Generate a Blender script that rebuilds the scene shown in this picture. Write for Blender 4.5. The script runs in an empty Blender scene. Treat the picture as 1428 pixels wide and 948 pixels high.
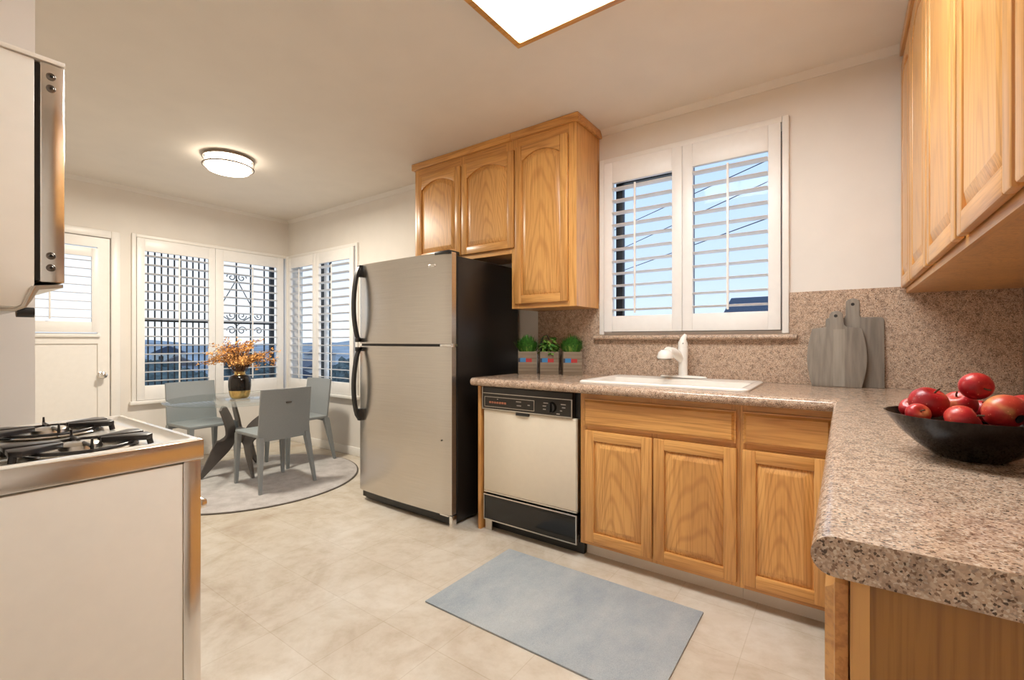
import bpy, bmesh, math, random
from mathutils import Vector, Matrix
R = random.Random(7)
C = bpy.context.scene.collection
S = bpy.context.scene
PI = math.pi
# ------------------------------------------------------------------ camera
cam = bpy.data.cameras.new('camera'); camo = bpy.data.objects.new('camera', cam); C.objects.link(camo)
cam.sensor_width = 36; cam.lens = 643 / 1428 * 36; cam.clip_start = .02; cam.clip_end = 2000
camo.location = (0, 0, 1.145)
camo.rotation_euler = (PI / 2, 0, math.atan2(463, 643))
cam.shift_y = 0.0007
S.camera = camo
# ------------------------------------------------------------------ light
vs = S.view_settings
vs.view_transform = 'Standard'; vs.look = 'None'; vs.gamma = 1; vs.use_curve_mapping = False
vs.exposure = 0.70
S.display_settings.display_device = 'sRGB'
try:
    S.cycles.use_denoising = True; S.cycles.max_bounces = 10; S.cycles.diffuse_bounces = 6; S.cycles.transparent_max_bounces = 16
    S.cycles.sample_clamp_indirect = 6
except Exception: pass
SKY_STRENGTH = .82
KITCHEN_LAMP = 14.0
DINING_LAMP = 6.0
DINING_WATTS = 29.0
LAMP_COL = (.965, 1.0, 1.0)
w = bpy.data.worlds.new('sky'); S.world = w; w.use_nodes = True
nt = w.node_tree; nt.nodes.clear()
wo = nt.nodes.new('ShaderNodeOutputWorld'); bg = nt.nodes.new('ShaderNodeBackground')
tc = nt.nodes.new('ShaderNodeTexCoord'); sx = nt.nodes.new('ShaderNodeSeparateXYZ'); cr = nt.nodes.new('ShaderNodeValToRGB')
nt.links.new(tc.outputs['Generated'], sx.inputs[0]); nt.links.new(sx.outputs[2], cr.inputs[0])
e = cr.color_ramp.elements
e[0].position = 0; e[0].color = (.72, .81, .95, 1); e[1].position = .55; e[1].color = (.38, .58, .95, 1)
el = e.new(.12); el.color = (.58, .71, .96, 1)
# thin bright haze towards the west, clearer blue towards the north
mrx = nt.nodes.new('ShaderNodeMapRange'); mrx.inputs[1].default_value = -.9; mrx.inputs[2].default_value = -.45; mrx.inputs[3].default_value = .75; mrx.inputs[4].default_value = 0
nt.links.new(sx.outputs[0], mrx.inputs[0])
mxs = nt.nodes.new('ShaderNodeMix'); mxs.data_type = 'RGBA'; mxs.inputs[7].default_value = (.90, .92, .97, 1)
nt.links.new(mrx.outputs[0], mxs.inputs[0]); nt.links.new(cr.outputs[0], mxs.inputs[6])
nt.links.new(mxs.outputs[2], bg.inputs[0]); bg.inputs[1].default_value = SKY_STRENGTH
nt.links.new(bg.outputs[0], wo.inputs[0])

# ------------------------------------------------------------------ materials
def newmat(name):
    m = bpy.data.materials.new(name); m.use_nodes = True
    n = m.node_tree; b = n.nodes['Principled BSDF']
    return m, n, b
def N(n, t, **kw):
    x = n.nodes.new(t)
    for k, v in kw.items():
        if k in x.inputs: x.inputs[k].default_value = v
        else: setattr(x, k, v)
    return x
def L(n, a, b): n.links.new(a, b)
def ramp(n, stops, interp='LINEAR'):
    r = n.nodes.new('ShaderNodeValToRGB'); r.color_ramp.interpolation = interp
    els = r.color_ramp.elements
    while len(els) > 1: els.remove(els[-1])
    els[0].position, els[0].color = stops[0][0], (*stops[0][1], 1)
    for p, c in stops[1:]:
        q = els.new(p); q.color = (*c, 1)
    return r
def plain(name, col, rough=.5, metal=0, coat=0, noise=0.0, nscale=30, bump=0.0, spec=.5):
    m, n, b = newmat(name)
    b.inputs['Base Color'].default_value = (*col, 1); b.inputs['Roughness'].default_value = rough
    b.inputs['Metallic'].default_value = metal; b.inputs['Specular IOR Level'].default_value = spec
    if coat: b.inputs['Coat Weight'].default_value = coat; b.inputs['Coat Roughness'].default_value = .08
    t = N(n, 'ShaderNodeTexCoord'); ns = N(n, 'ShaderNodeTexNoise', Scale=nscale, Detail=4.0)
    L(n, t.outputs['Object'], ns.inputs['Vector'])
    a = max(noise, .015)
    r = ramp(n, [(.3, tuple(c * (1 - a) for c in col)), (.7, tuple(min(1, c * (1 + a)) for c in col))])
    L(n, ns.outputs['Fac'], r.inputs[0]); L(n, r.outputs[0], b.inputs['Base Color'])
    if bump:
        bp = N(n, 'ShaderNodeBump', Strength=bump, Distance=.002)
        L(n, ns.outputs['Fac'], bp.inputs['Height']); L(n, bp.outputs[0], b.inputs['Normal'])
    return m
def oak(name, axis='Z', light=(.70, .37, .115), dark=(.44, .18, .042), rough=.34, arch=None):
    m, n, b = newmat(name)
    t = N(n, 'ShaderNodeTexCoord'); oi = N(n, 'ShaderNodeObjectInfo')
    mul = N(n, 'ShaderNodeMath', operation='MULTIPLY'); mul.inputs[1].default_value = 13.0
    L(n, oi.outputs['Random'], mul.inputs[0])
    ad = N(n, 'ShaderNodeVectorMath', operation='ADD')
    L(n, t.outputs['Object'], ad.inputs[0]); L(n, mul.outputs[0], ad.inputs[1])
    def mp(s_across, s_along):
        k = N(n, 'ShaderNodeMapping'); s = [s_across] * 3; s['XYZ'.index(axis)] = s_along
        k.inputs['Scale'].default_value = s; L(n, ad.outputs[0], k.inputs['Vector']); return k
    m1 = mp(7, .6); m2 = mp(160, 5); m3 = mp(2.2, .35)
    n3 = N(n, 'ShaderNodeTexNoise', Scale=2.0, Detail=2.0); L(n, m3.outputs[0], n3.inputs['Vector'])
    # growth rings: sine of a smooth stretched field gives the cathedral figure
    n1 = N(n, 'ShaderNodeTexNoise', Scale=1.0, Detail=1.5, Distortion=.3); L(n, m1.outputs[0], n1.inputs['Vector'])
    q = N(n, 'ShaderNodeMath', operation='MULTIPLY'); q.inputs[1].default_value = 70.0; L(n, n1.outputs['Fac'], q.inputs[0])
    if arch:   # flat-sawn board: nested arches along the board
        sg = N(n, 'ShaderNodeSeparateXYZ'); L(n, t.outputs['Generated'], sg.inputs[0])
        c = N(n, 'ShaderNodeMath', operation='SUBTRACT'); c.inputs[1].default_value = .5; L(n, sg.outputs['XYZ'.index(arch)], c.inputs[0])
        c1_ = N(n, 'ShaderNodeMath', operation='MULTIPLY_ADD'); c1_.inputs[1].default_value = .9; L(n, n3.outputs['Fac'], c1_.inputs[0]); 
        c2_ = N(n, 'ShaderNodeMath', operation='SUBTRACT'); c2_.inputs[1].default_value = .45; L(n, c.outputs[0], c1_.inputs[2]); L(n, c1_.outputs[0], c2_.inputs[0])
        p2 = N(n, 'ShaderNodeMath', operation='MULTIPLY'); L(n, c2_.outputs[0], p2.inputs[0]); L(n, c2_.outputs[0], p2.inputs[1])
        p3 = N(n, 'ShaderNodeMath', operation='MULTIPLY_ADD'); p3.inputs[1].default_value = -150.0; L(n, p2.outputs[0], p3.inputs[0])
        p4 = N(n, 'ShaderNodeMath', operation='MULTIPLY'); p4.inputs[1].default_value = -26.0; L(n, sg.outputs[2], p4.inputs[0]); L(n, p4.outputs[0], p3.inputs[2])
        q.inputs[1].default_value = 16.0
        p5 = N(n, 'ShaderNodeMath', operation='ADD'); L(n, p3.outputs[0], p5.inputs[0]); L(n, q.outputs[0], p5.inputs[1]); q = p5
    sn = N(n, 'ShaderNodeMath', operation='SINE'); L(n, q.outputs[0], sn.inputs[0])
    mr = N(n, 'ShaderNodeMapRange'); mr.inputs[1].default_value = -1; L(n, sn.outputs[0], mr.inputs[0])
    n2 = N(n, 'ShaderNodeTexNoise', Scale=1.0, Detail=3.0); L(n, m2.outputs[0], n2.inputs['Vector'])
    mid = tuple((a + c) / 2 for a, c in zip(light, dark))
    r1 = ramp(n, [(0, tuple(a * .58 + c * .42 for a, c in zip(light, dark))), (.22, tuple(a * .86 + c * .14 for a, c in zip(light, dark))), (.45, light), (1, light)]); L(n, mr.outputs[0], r1.inputs[0])
    r2 = ramp(n, [(.36, tuple(x * .74 for x in light)), (.52, (1, 1, 1))]); L(n, n2.outputs['Fac'], r2.inputs[0])
    r2.color_ramp.elements[0].color = (.74, .66, .55, 1)
    mx = N(n, 'ShaderNodeMix', data_type='RGBA', blend_type='MULTIPLY'); mx.inputs[0].default_value = .75
    L(n, r1.outputs[0], mx.inputs[6]); L(n, r2.outputs[0], mx.inputs[7])
    r3 = ramp(n, [(.3, (.86, .80, .74)), (.7, (1.08, 1.08, 1.06))]); L(n, n3.outputs['Fac'], r3.inputs[0])
    mx2 = N(n, 'ShaderNodeMix', data_type='RGBA', blend_type='MULTIPLY'); mx2.inputs[0].default_value = 1
    L(n, mx.outputs[2], mx2.inputs[6]); L(n, r3.outputs[0], mx2.inputs[7])
    L(n, mx2.outputs[2], b.inputs['Base Color'])
    b.inputs['Roughness'].default_value = rough
    b.inputs['Coat Weight'].default_value = .35; b.inputs['Coat Roughness'].default_value = .28
    return m
def granite(name, k=1.0, rough=.22):
    m, n, b = newmat(name)
    t = N(n, 'ShaderNodeTexCoord')
    v = N(n, 'ShaderNodeTexVoronoi', Scale=400.0 * k); L(n, t.outputs['Object'], v.inputs['Vector'])
    sp = N(n, 'ShaderNodeSeparateColor'); L(n, v.outputs['Color'], sp.inputs[0])
    r = ramp(n, [(0, (.10, .062, .042)), (.06, (.26, .16, .105)), (.18, (.46, .325, .235)), (.40, (.58, .43, .315)),
                 (.62, (.52, .36, .255)), (.80, (.66, .54, .425)), (.93, (.38, .28, .22))], 'CONSTANT')
    L(n, sp.outputs[0], r.inputs[0])
    ns = N(n, 'ShaderNodeTexNoise', Scale=55.0 * k, Detail=5.0); L(n, t.outputs['Object'], ns.inputs['Vector'])
    r2 = ramp(n, [(.35, (.62, .58, .56)), (.5, (1, 1, 1)), (.7, (1.08, 1.06, 1.02))]); L(n, ns.outputs['Fac'], r2.inputs[0])
    mx = N(n, 'ShaderNodeMix', data_type='RGBA', blend_type='MULTIPLY'); mx.inputs[0].default_value = .8
    L(n, r.outputs[0], mx.inputs[6]); L(n, r2.outputs[0], mx.inputs[7]); L(n, mx.outputs[2], b.inputs['Base Color'])
    b.inputs['Roughness'].default_value = rough
    return m
def vinyl(name):
    m, n, b = newmat(name)
    t = N(n, 'ShaderNodeTexCoord')
    a1 = N(n, 'ShaderNodeTexNoise', Scale=2.6, Detail=6.0, Roughness=.62, Distortion=.7); L(n, t.outputs['Object'], a1.inputs['Vector'])
    a2 = N(n, 'ShaderNodeTexNoise', Scale=11.0, Detail=7.0, Roughness=.66); L(n, t.outputs['Object'], a2.inputs['Vector'])
    r1 = ramp(n, [(.30, (.50, .42, .335)), (.48, (.60, .535, .45)), (.66, (.67, .62, .55))]); L(n, a1.outputs['Fac'], r1.inputs[0])
    r2 = ramp(n, [(.32, (.84, .80, .74)), (.56, (1, 1, 1))]); L(n, a2.outputs['Fac'], r2.inputs[0])
    mx = N(n, 'ShaderNodeMix', data_type='RGBA', blend_type='MULTIPLY'); mx.inputs[0].default_value = .7
    L(n, r1.outputs[0], mx.inputs[6]); L(n, r2.outputs[0], mx.inputs[7])
    br = N(n, 'ShaderNodeTexBrick', offset=0.0); br.inputs['Scale'].default_value = 1.0
    br.inputs['Brick Width'].default_value = .305; br.inputs['Row Height'].default_value = .305; br.inputs['Mortar Size'].default_value = .0018
    br.inputs['Color1'].default_value = (1, 1, 1, 1); br.inputs['Color2'].default_value = (.95, .94, .92, 1); br.inputs['Mortar'].default_value = (.84, .81, .76, 1)
    L(n, t.outputs['Object'], br.inputs['Vector'])
    m2 = N(n, 'ShaderNodeMix', data_type='RGBA', blend_type='MULTIPLY'); m2.inputs[0].default_value = .8
    L(n, mx.outputs[2], m2.inputs[6]); L(n, br.outputs['Color'], m2.inputs[7]); L(n, m2.outputs[2], b.inputs['Base Color'])
    b.inputs['Roughness'].default_value = .27
    return m
def brushed(name, col=(.52, .48, .43), rough=.27, axis=(2, 2, 300)):
    m, n, b = newmat(name)
    t = N(n, 'ShaderNodeTexCoord'); k = N(n, 'ShaderNodeMapping'); k.inputs['Scale'].default_value = axis
    L(n, t.outputs['Object'], k.inputs['Vector'])
    ns = N(n, 'ShaderNodeTexNoise', Scale=1.0, Detail=3.0); L(n, k.outputs[0], ns.inputs['Vector'])
    r = ramp(n, [(.3, tuple(c * .93 for c in col)), (.7, tuple(c * 1.05 for c in col))]); L(n, ns.outputs['Fac'], r.inputs[0])
    L(n, r.outputs[0], b.inputs['Base Color']); b.inputs['Metallic'].default_value = .95; b.inputs['Roughness'].default_value = rough
    bp = N(n, 'ShaderNodeBump', Strength=.06, Distance=.001); L(n, ns.outputs['Fac'], bp.inputs['Height']); L(n, bp.outputs[0], b.inputs['Normal'])
    return m
def glassmat(name, tint=(.97, .99, .99), refl=.9):
    m = bpy.data.materials.new(name); m.use_nodes = True; n = m.node_tree; n.nodes.clear()
    o = n.nodes.new('ShaderNodeOutputMaterial'); tr = N(n, 'ShaderNodeBsdfTransparent'); tr.inputs[0].default_value = (*tint, 1)
    gl = N(n, 'ShaderNodeBsdfGlossy'); gl.inputs['Roughness'].default_value = .02
    fr = N(n, 'ShaderNodeLayerWeight', Blend=.5); mx = N(n, 'ShaderNodeMixShader')
    pw = N(n, 'ShaderNodeMath', operation='POWER'); pw.inputs[1].default_value = 5.0
    mu = N(n, 'ShaderNodeMath', operation='MULTIPLY_ADD'); mu.inputs[1].default_value = refl; mu.inputs[2].default_value = .005
    L(n, fr.outputs['Facing'], pw.inputs[0]); L(n, pw.outputs[0], mu.inputs[0]); L(n, mu.outputs[0], mx.inputs[0]); L(n, tr.outputs[0], mx.inputs[1]); L(n, gl.outputs[0], mx.inputs[2])
    L(n, mx.outputs[0], o.inputs[0]); return m
def emis(name, col, strength):
    m, n, b = newmat(name)
    b.inputs['Base Color'].default_value = (.8, .8, .78, 1)
    b.inputs['Emission Color'].default_value = (*col, 1); b.inputs['Emission Strength'].default_value = strength
    return m
def cloth(name, c1, c2, scale=5, stretch=(1, 1, 1), fine=420):
    m, n, b = newmat(name)
    t = N(n, 'ShaderNodeTexCoord'); k = N(n, 'ShaderNodeMapping'); k.inputs['Scale'].default_value = stretch; L(n, t.outputs['Object'], k.inputs['Vector'])
    a1 = N(n, 'ShaderNodeTexNoise', Scale=scale, Detail=8.0, Roughness=.68); L(n, k.outputs[0], a1.inputs['Vector'])
    a2 = N(n, 'ShaderNodeTexNoise', Scale=fine, Detail=2.0); L(n, t.outputs['Object'], a2.inputs['Vector'])
    r = ramp(n, [(.32, c1), (.66, c2)]); L(n, a1.outputs['Fac'], r.inputs[0])
    r2 = ramp(n, [(.3, (.82, .82, .82)), (.7, (1.06, 1.06, 1.06))]); L(n, a2.outputs['Fac'], r2.inputs[0])
    mx = N(n, 'ShaderNodeMix', data_type='RGBA', blend_type='MULTIPLY'); mx.inputs[0].default_value = 1
    L(n, r.outputs[0], mx.inputs[6]); L(n, r2.outputs[0], mx.inputs[7]); L(n, mx.outputs[2], b.inputs['Base Color'])
    b.inputs['Roughness'].default_value = .95; b.inputs['Specular IOR Level'].default_value = .1
    bp = N(n, 'ShaderNodeBump', Strength=.4, Distance=.003); L(n, a2.outputs['Fac'], bp.inputs['Height']); L(n, bp.outputs[0], b.inputs['Normal'])
    return m
def applemat(name):
    m, n, b = newmat(name)
    t = N(n, 'ShaderNodeTexCoord'); oi = N(n, 'ShaderNodeObjectInfo')
    ad = N(n, 'ShaderNodeVectorMath', operation='ADD'); mu = N(n, 'ShaderNodeMath', operation='MULTIPLY'); mu.inputs[1].default_value = 9.0
    L(n, oi.outputs['Random'], mu.inputs[0]); L(n, t.outputs['Object'], ad.inputs[0]); L(n, mu.outputs[0], ad.inputs[1])
    k = N(n, 'ShaderNodeMapping'); k.inputs['Scale'].default_value = (1, 1, .35); L(n, ad.outputs[0], k.inputs['Vector'])
    a = N(n, 'ShaderNodeTexNoise', Scale=24.0, Detail=4.0); L(n, k.outputs[0], a.inputs['Vector'])
    r = ramp(n, [(.36, (.30, .006, .012)), (.52, (.47, .018, .022)), (.64, (.58, .075, .04)), (.78, (.72, .36, .13))]); L(n, a.outputs['Fac'], r.inputs[0])
    v = N(n, 'ShaderNodeTexVoronoi', Scale=130.0); L(n, ad.outputs[0], v.inputs['Vector'])
    r2 = ramp(n, [(.10, (1.0, .62, .45)), (.16, (0, 0, 0))]); L(n, v.outputs['Distance'], r2.inputs[0])
    mx = N(n, 'ShaderNodeMix', data_type='RGBA', blend_type='ADD'); mx.inputs[0].default_value = .25
    L(n, r.outputs[0], mx.inputs[6]); L(n, r2.outputs[0], mx.inputs[7]); L(n, mx.outputs[2], b.inputs['Base Color'])
    b.inputs['Roughness'].default_value = .34
    return m

M = {}
M['paint'] = plain('wall_paint', (.76, .72, .67), .55, noise=.02, nscale=6)
M['ceil'] = plain('ceiling_paint', (.78, .725, .655), .7, noise=.02, nscale=5)
M['trim'] = plain('trim_paint', (.84, .82, .785), .35)
M['shut'] = plain('shutter_white', (.86, .845, .825), .35)
M['oakV'] = oak('oak_vertical', 'Z'); M['oakX'] = oak('oak_along_x', 'X'); M['oakY'] = oak('oak_along_y', 'Y')
M['oakPX'] = oak('oak_panel_x', 'Z', arch='X'); M['oakPY'] = oak('oak_panel_y', 'Z', arch='Y')
M['oakdark'] = plain('oak_edge_dark', (.16, .055, .018), .4, noise=.15)
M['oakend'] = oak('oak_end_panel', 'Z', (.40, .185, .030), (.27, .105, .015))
M['cabin'] = plain('cabinet_inside', (.42, .24, .11), .6)
M['gran'] = granite('granite_laminate', 1.0, .17); M['gran2'] = granite('granite_wall_laminate', 1.0, .4)
M['floor'] = vinyl('vinyl_floor')
M['steel'] = brushed('brushed_steel', (.62, .585, .54), .25, (3, 3, 260))
M['chrome'] = plain('chrome', (.86, .845, .82), .19, 1.0)
M['alu'] = plain('aluminium_trim', (.62, .58, .52), .28, 1.0)
M['blackgloss'] = plain('black_gloss', (.010, .009, .008), .16)
M['blackside'] = plain('black_textured', (.010, .008, .007), .28, bump=.12, nscale=500)
M['blackplastic'] = plain('black_plastic', (.015, .014, .013), .38)
M['panelblack'] = plain('control_black', (.022, .018, .014), .3)
M['almond'] = plain('almond_enamel', (.76, .675, .54), .28)
M['enamel'] = plain('range_enamel', (.80, .755, .675), .24)
M['cooktop'] = plain('cooktop_enamel', (.82, .77, .68), .10)
M['iron'] = plain('burnt_iron', (.014, .010, .009), .34)
M['porc'] = plain('sink_porcelain', (.86, .82, .76), .12)
M['faucet'] = plain('faucet_white', (.86, .83, .78), .22)
M['glass'] = glassmat('window_glass')
M['tglass'] = glassmat('table_glass', (.93, .955, .95), .8)
M['diff'] = emis('lamp_diffuser', LAMP_COL, KITCHEN_LAMP)
M['diff2'] = emis('drum_diffuser', (1, .88, .72), DINING_LAMP)
M['nickel'] = plain('brushed_nickel', (.55, .50, .44), .28, 1.0)
M['chairg'] = plain('grey_chair_plastic', (.25, .27, .28), .5, noise=.04, nscale=160, bump=.08)
M['tbase'] = plain('table_base_dark', (.085, .072, .066), .42)
M['rugg'] = cloth('grey_round_rug', (.40, .37, .36), (.56, .53, .52), 9)
M['rugedge'] = plain('rug_edge_dark', (.10, .085, .07), .9)
M['rugb'] = cloth('blue_grey_rug', (.30, .345, .385), (.455, .48, .49), 3.2, (1.2, .7, 1))
M['vasek'] = plain('vase_black', (.012, .008, .006), .18)
M['gold'] = plain('vase_gold', (.72, .50, .20), .28, 1.0, noise=.25, nscale=40)
M['dried'] = plain('dried_orange', (.66, .33, .10), .85, noise=.35, nscale=60)
M['stem'] = plain('dried_stem', (.11, .05, .022), .85)
M['gw'] = None
def greywood(name, c1, c2, axis=2, sc=60):
    m, n, b = newmat(name)
    t = N(n, 'ShaderNodeTexCoord'); k = N(n, 'ShaderNodeMapping'); s = [sc] * 3; s[axis] = 2.0; k.inputs['Scale'].default_value = s
    L(n, t.outputs['Object'], k.inputs['Vector'])
    a = N(n, 'ShaderNodeTexNoise', Scale=1.0, Detail=5.0); L(n, k.outputs[0], a.inputs['Vector'])
    r = ramp(n, [(.3, c1), (.7, c2)]); L(n, a.outputs['Fac'], r.inputs[0]); L(n, r.outputs[0], b.inputs['Base Color'])
    b.inputs['Roughness'].default_value = .7
    return m
M['gw'] = greywood('grey_board_wood', (.185, .155, .125), (.29, .25, .205))
M['gwlight'] = greywood('grey_board_stave', (.25, .215, .175), (.33, .29, .24))
M['crate'] = greywood('weathered_crate_wood', (.16, .115, .075), (.30, .235, .165), 0, 70)
M['herb'] = plain('herb_green', (.045, .17, .018), .5, noise=.5, nscale=90)
M['herb2'] = plain('leaf_light_green', (.16, .30, .05), .45, noise=.4, nscale=70)
M['soil'] = plain('soil', (.03, .02, .013), .95)
M['tagblue'] = plain('tag_blue', (.045, .20, .42), .5); M['tagred'] = plain('tag_red', (.42, .03, .03), .5); M['tagdark'] = plain('tag_dark', (.03, .04, .07), .5)
M['bowl'] = plain('bowl_black', (.010, .006, .005), .12, spec=.28)
M['apple'] = applemat('apple_skin'); M['astem'] = plain('apple_stem', (.10, .055, .02), .8)
M['wrought'] = plain('wrought_iron', (.018, .017, .018), .5)
M['hill'] = plain('far_hill', (.34, .36, .37), .95, noise=.4, nscale=.05)
M['hwall'] = [plain('house_wall_%d' % i, c, .8) for i, c in enumerate([(.52, .50, .47), (.40, .42, .45), (.58, .55, .48)])]
M['hroof'] = [plain('house_roof_%d' % i, c, .85) for i, c in enumerate([(.10, .11, .14), (.17, .14, .13), (.07, .085, .12)])]
M['tree'] = plain('far_tree', (.10, .125, .115), .95, noise=.5, nscale=2)
M['bark'] = plain('far_bark', (.06, .045, .035), .95)
M['print'] = plain('control_print', (.40, .37, .33), .5)
M['printred'] = plain('control_print_red', (.42, .16, .09), .5)
M['ringm'] = plain('lamp_ring_metal', (.30, .25, .20), .35, 1.0)
M['screwm'] = plain('screw_metal', (.22, .19, .16), .3, 1.0)
M['darkpane'] = plain('oven_glass', (.012, .012, .013), .06)

# ------------------------------------------------------------------ helpers
class MB:
    def __init__(s): s.bm = bmesh.new()
    def _merge(s, t, mi, mat=None):
        if mat is not None: bmesh.ops.transform(t, matrix=mat, verts=t.verts)
        mp = {}
        for v in t.verts: mp[v] = s.bm.verts.new(v.co)
        for f in t.faces:
            try:
                g = s.bm.faces.new([mp[v] for v in f.verts]); g.material_index = mi
            except ValueError: pass
        t.free()
    def box(s, x0, x1, y0, y1, z0, z1, bev=0, seg=2, mi=0, mat=None):
        t = bmesh.new(); bmesh.ops.create_cube(t, size=1)
        for v in t.verts:
            v.co = Vector(((x0 + x1) / 2 + v.co.x * (x1 - x0), (y0 + y1) / 2 + v.co.y * (y1 - y0), (z0 + z1) / 2 + v.co.z * (z1 - z0)))
        if bev: bmesh.ops.bevel(t, geom=t.edges[:], offset=bev, segments=seg, profile=.5, affect='EDGES')
        s._merge(t, mi, mat); return s
    def prism(s, pts, h, axis='Z', base=0, bev=0, mi=0, mat=None):
        # polygon pts (a,b) extruded along axis from base to base+h
        t = bmesh.new()
        def P(a, b, c): return {'Z': (a, b, c), 'Y': (a, c, b), 'X': (c, a, b)}[axis]
        lo = [t.verts.new(P(a, b, base)) for a, b in pts]; hi = [t.verts.new(P(a, b, base + h)) for a, b in pts]
        k = len(pts); t.faces.new(lo[::-1]); t.faces.new(hi)
        for i in range(k): t.faces.new([lo[i], lo[(i + 1) % k], hi[(i + 1) % k], hi[i]])
        bmesh.ops.recalc_face_normals(t, faces=t.faces[:])
        if bev:
            es = [e_ for e_ in t.edges if len(e_.link_faces) == 2 and e_.calc_face_angle(0) > .6]
            bmesh.ops.bevel(t, geom=es, offset=bev, segments=2, profile=.5, affect='EDGES')
        s._merge(t, mi, mat); return s
    def lathe(s, prof, n=32, center=(0, 0, 0), mi=0, mat=None, sx=1, sy=1):
        t = bmesh.new(); rings = []
        for r, z in prof:
            if r < 1e-6: rings.append([t.verts.new((center[0], center[1], center[2] + z))])
            else: rings.append([t.verts.new((center[0] + sx * r * math.cos(2 * PI * i / n), center[1] + sy * r * math.sin(2 * PI * i / n), center[2] + z)) for i in range(n)])
        for a, b in zip(rings, rings[1:]):
            for i in range(n):
                j = (i + 1) % n
                if len(a) == 1 and len(b) == 1: continue
                if len(a) == 1: t.faces.new([a[0], b[i], b[j]])
                elif len(b) == 1: t.faces.new([a[i], a[j], b[0]])
                else: t.faces.new([a[i], a[j], b[j], b[i]])
        bmesh.ops.recalc_face_normals(t, faces=t.faces[:])
        s._merge(t, mi, mat); return s
    def cyl(s, c, r, h, axis='Z', n=24, mi=0, r2=None, bev=0):
        r2 = r if r2 is None else r2
        pr = [(0, 0), (r - bev, 0), (r, bev), (r2, h - bev), (r2 - bev, h), (0, h)] if bev else [(0, 0), (r, 0), (r2, h), (0, h)]
        mt = {'Z': Matrix.Identity(4), 'X': Matrix.Rotation(PI / 2, 4, 'Y'), 'Y': Matrix.Rotation(-PI / 2, 4, 'X')}[axis]
        return s.lathe(pr, n, mi=mi, mat=Matrix.Translation(c) @ mt)
    def tube(s, pts, r, n=8, mi=0, radii=None, caps=True):
        t = bmesh.new(); pts = [Vector(p) for p in pts]; rings = []; up = None
        for i, p in enumerate(pts):
            d = (pts[min(i + 1, len(pts) - 1)] - pts[max(i - 1, 0)]).normalized()
            if up is None:
                up = d.orthogonal().normalized()
            up = (up - d * up.dot(d)).normalized(); sd = d.cross(up)
            rr = radii[i] if radii else r
            rings.append([t.verts.new(p + (up * math.cos(2 * PI * k / n) + sd * math.sin(2 * PI * k / n)) * rr) for k in range(n)])
        for a, b in zip(rings, rings[1:]):
            for k in range(n): t.faces.new([a[k], a[(k + 1) % n], b[(k + 1) % n], b[k]])
        if caps: t.faces.new(rings[0][::-1]); t.faces.new(rings[-1])
        s._merge(t, mi); return s
    def loft(s, rings, mi=0, caps=True):
        t = bmesh.new(); rr = [[t.verts.new(p) for p in q] for q in rings]; n = len(rr[0])
        for a, b in zip(rr, rr[1:]):
            for k in range(n): t.faces.new([a[k], a[(k + 1) % n], b[(k + 1) % n], b[k]])
        if caps: t.faces.new(rr[0][::-1]); t.faces.new(rr[-1])
        bmesh.ops.recalc_face_normals(t, faces=t.faces[:])
        s._merge(t, mi); return s
    def quad(s, *p, mi=0):
        f = s.bm.faces.new([s.bm.verts.new(q) for q in p]); f.material_index = mi; return s
    def build(s, name, mats, parent=None, mat=None, smooth=35, local=False):
        if mat is not None: bmesh.ops.transform(s.bm, matrix=mat, verts=s.bm.verts)
        o0 = Vector((0, 0, 0))
        if parent is not None and not local: o0 = ORG.get(parent.name, o0)
        if o0.length: bmesh.ops.translate(s.bm, verts=s.bm.verts, vec=-o0)
        me = bpy.data.meshes.new(name); s.bm.to_mesh(me); s.bm.free()
        for m in (mats if isinstance(mats, (list, tuple)) else [mats]): me.materials.append(M[m] if isinstance(m, str) else m)
        me.shade_smooth(); me.set_sharp_from_angle(angle=math.radians(smooth))
        o = bpy.data.objects.new(name, me); C.objects.link(o)
        if parent is not None: o.parent = parent; ORG[o.name] = o0
        return o
ORG = {}
def tag(o, label=None, cat=None, group=None, kind=None):
    if label: o['label'] = label
    if cat: o['category'] = cat
    if group: o['group'] = group
    if kind: o['kind'] = kind
    return o
def thing(name, label, cat, loc, group=None, rz=0):
    o = bpy.data.objects.new(name, None); C.objects.link(o); o.location = loc; o.rotation_euler = (0, 0, rz)
    o.empty_display_size = .1; ORG[o.name] = Vector(loc)
    return tag(o, label, cat, group)
def struct(o): o['kind'] = 'structure'; return o
def copy_tree(o, parent=None):
    c = o.copy(); C.objects.link(c)
    if parent is not None: c.parent = parent
    for ch in list(o.children): copy_tree(ch, c)
    return c
def box1(name, m, a, bev=0, parent=None): return MB().box(*a, bev=bev).build(name, m, parent)

# ------------------------------------------------------------------ dimensions
XW, XE, YN, YS, ZC = -5.22, .62, 2.82, -.22, 2.525
ZT = .92
# ------------------------------------------------------------------ room shell
struct(box1('floor', 'floor', (XW - .15, XE + .15, YS - .12, YN + .15, -.12, 0)))
struct(box1('ceiling', 'ceil', (XW - .15, XE + .15, YS - .12, YN + .15, ZC, ZC + .12)))
def wall_holes(name, axis, p0, p1, a0, a1, holes, mat='paint', z0=0, z1=ZC):
    # wall slab between planes p0..p1 (normal axis), spanning a0..a1, rectangular holes (a,b,zlo,zhi)
    b = MB(); cuts = sorted(set([a0, a1] + [h for q in holes for h in q[:2]]))
    for u, v in zip(cuts, cuts[1:]):
        zs = [(z0, z1)]
        for q in holes:
            if q[0] <= u + 1e-6 and q[1] >= v - 1e-6:
                nz = []
                for lo, hi in zs:
                    if q[2] > lo: nz.append((lo, min(hi, q[2])))
                    if q[3] < hi: nz.append((max(lo, q[3]), hi))
                zs = nz
        for lo, hi in zs:
            if axis == 'Y': b.box(u, v, p0, p1, lo, hi)
            else: b.box(p0, p1, u, v, lo, hi)
    return struct(b.build(name, mat))
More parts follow.
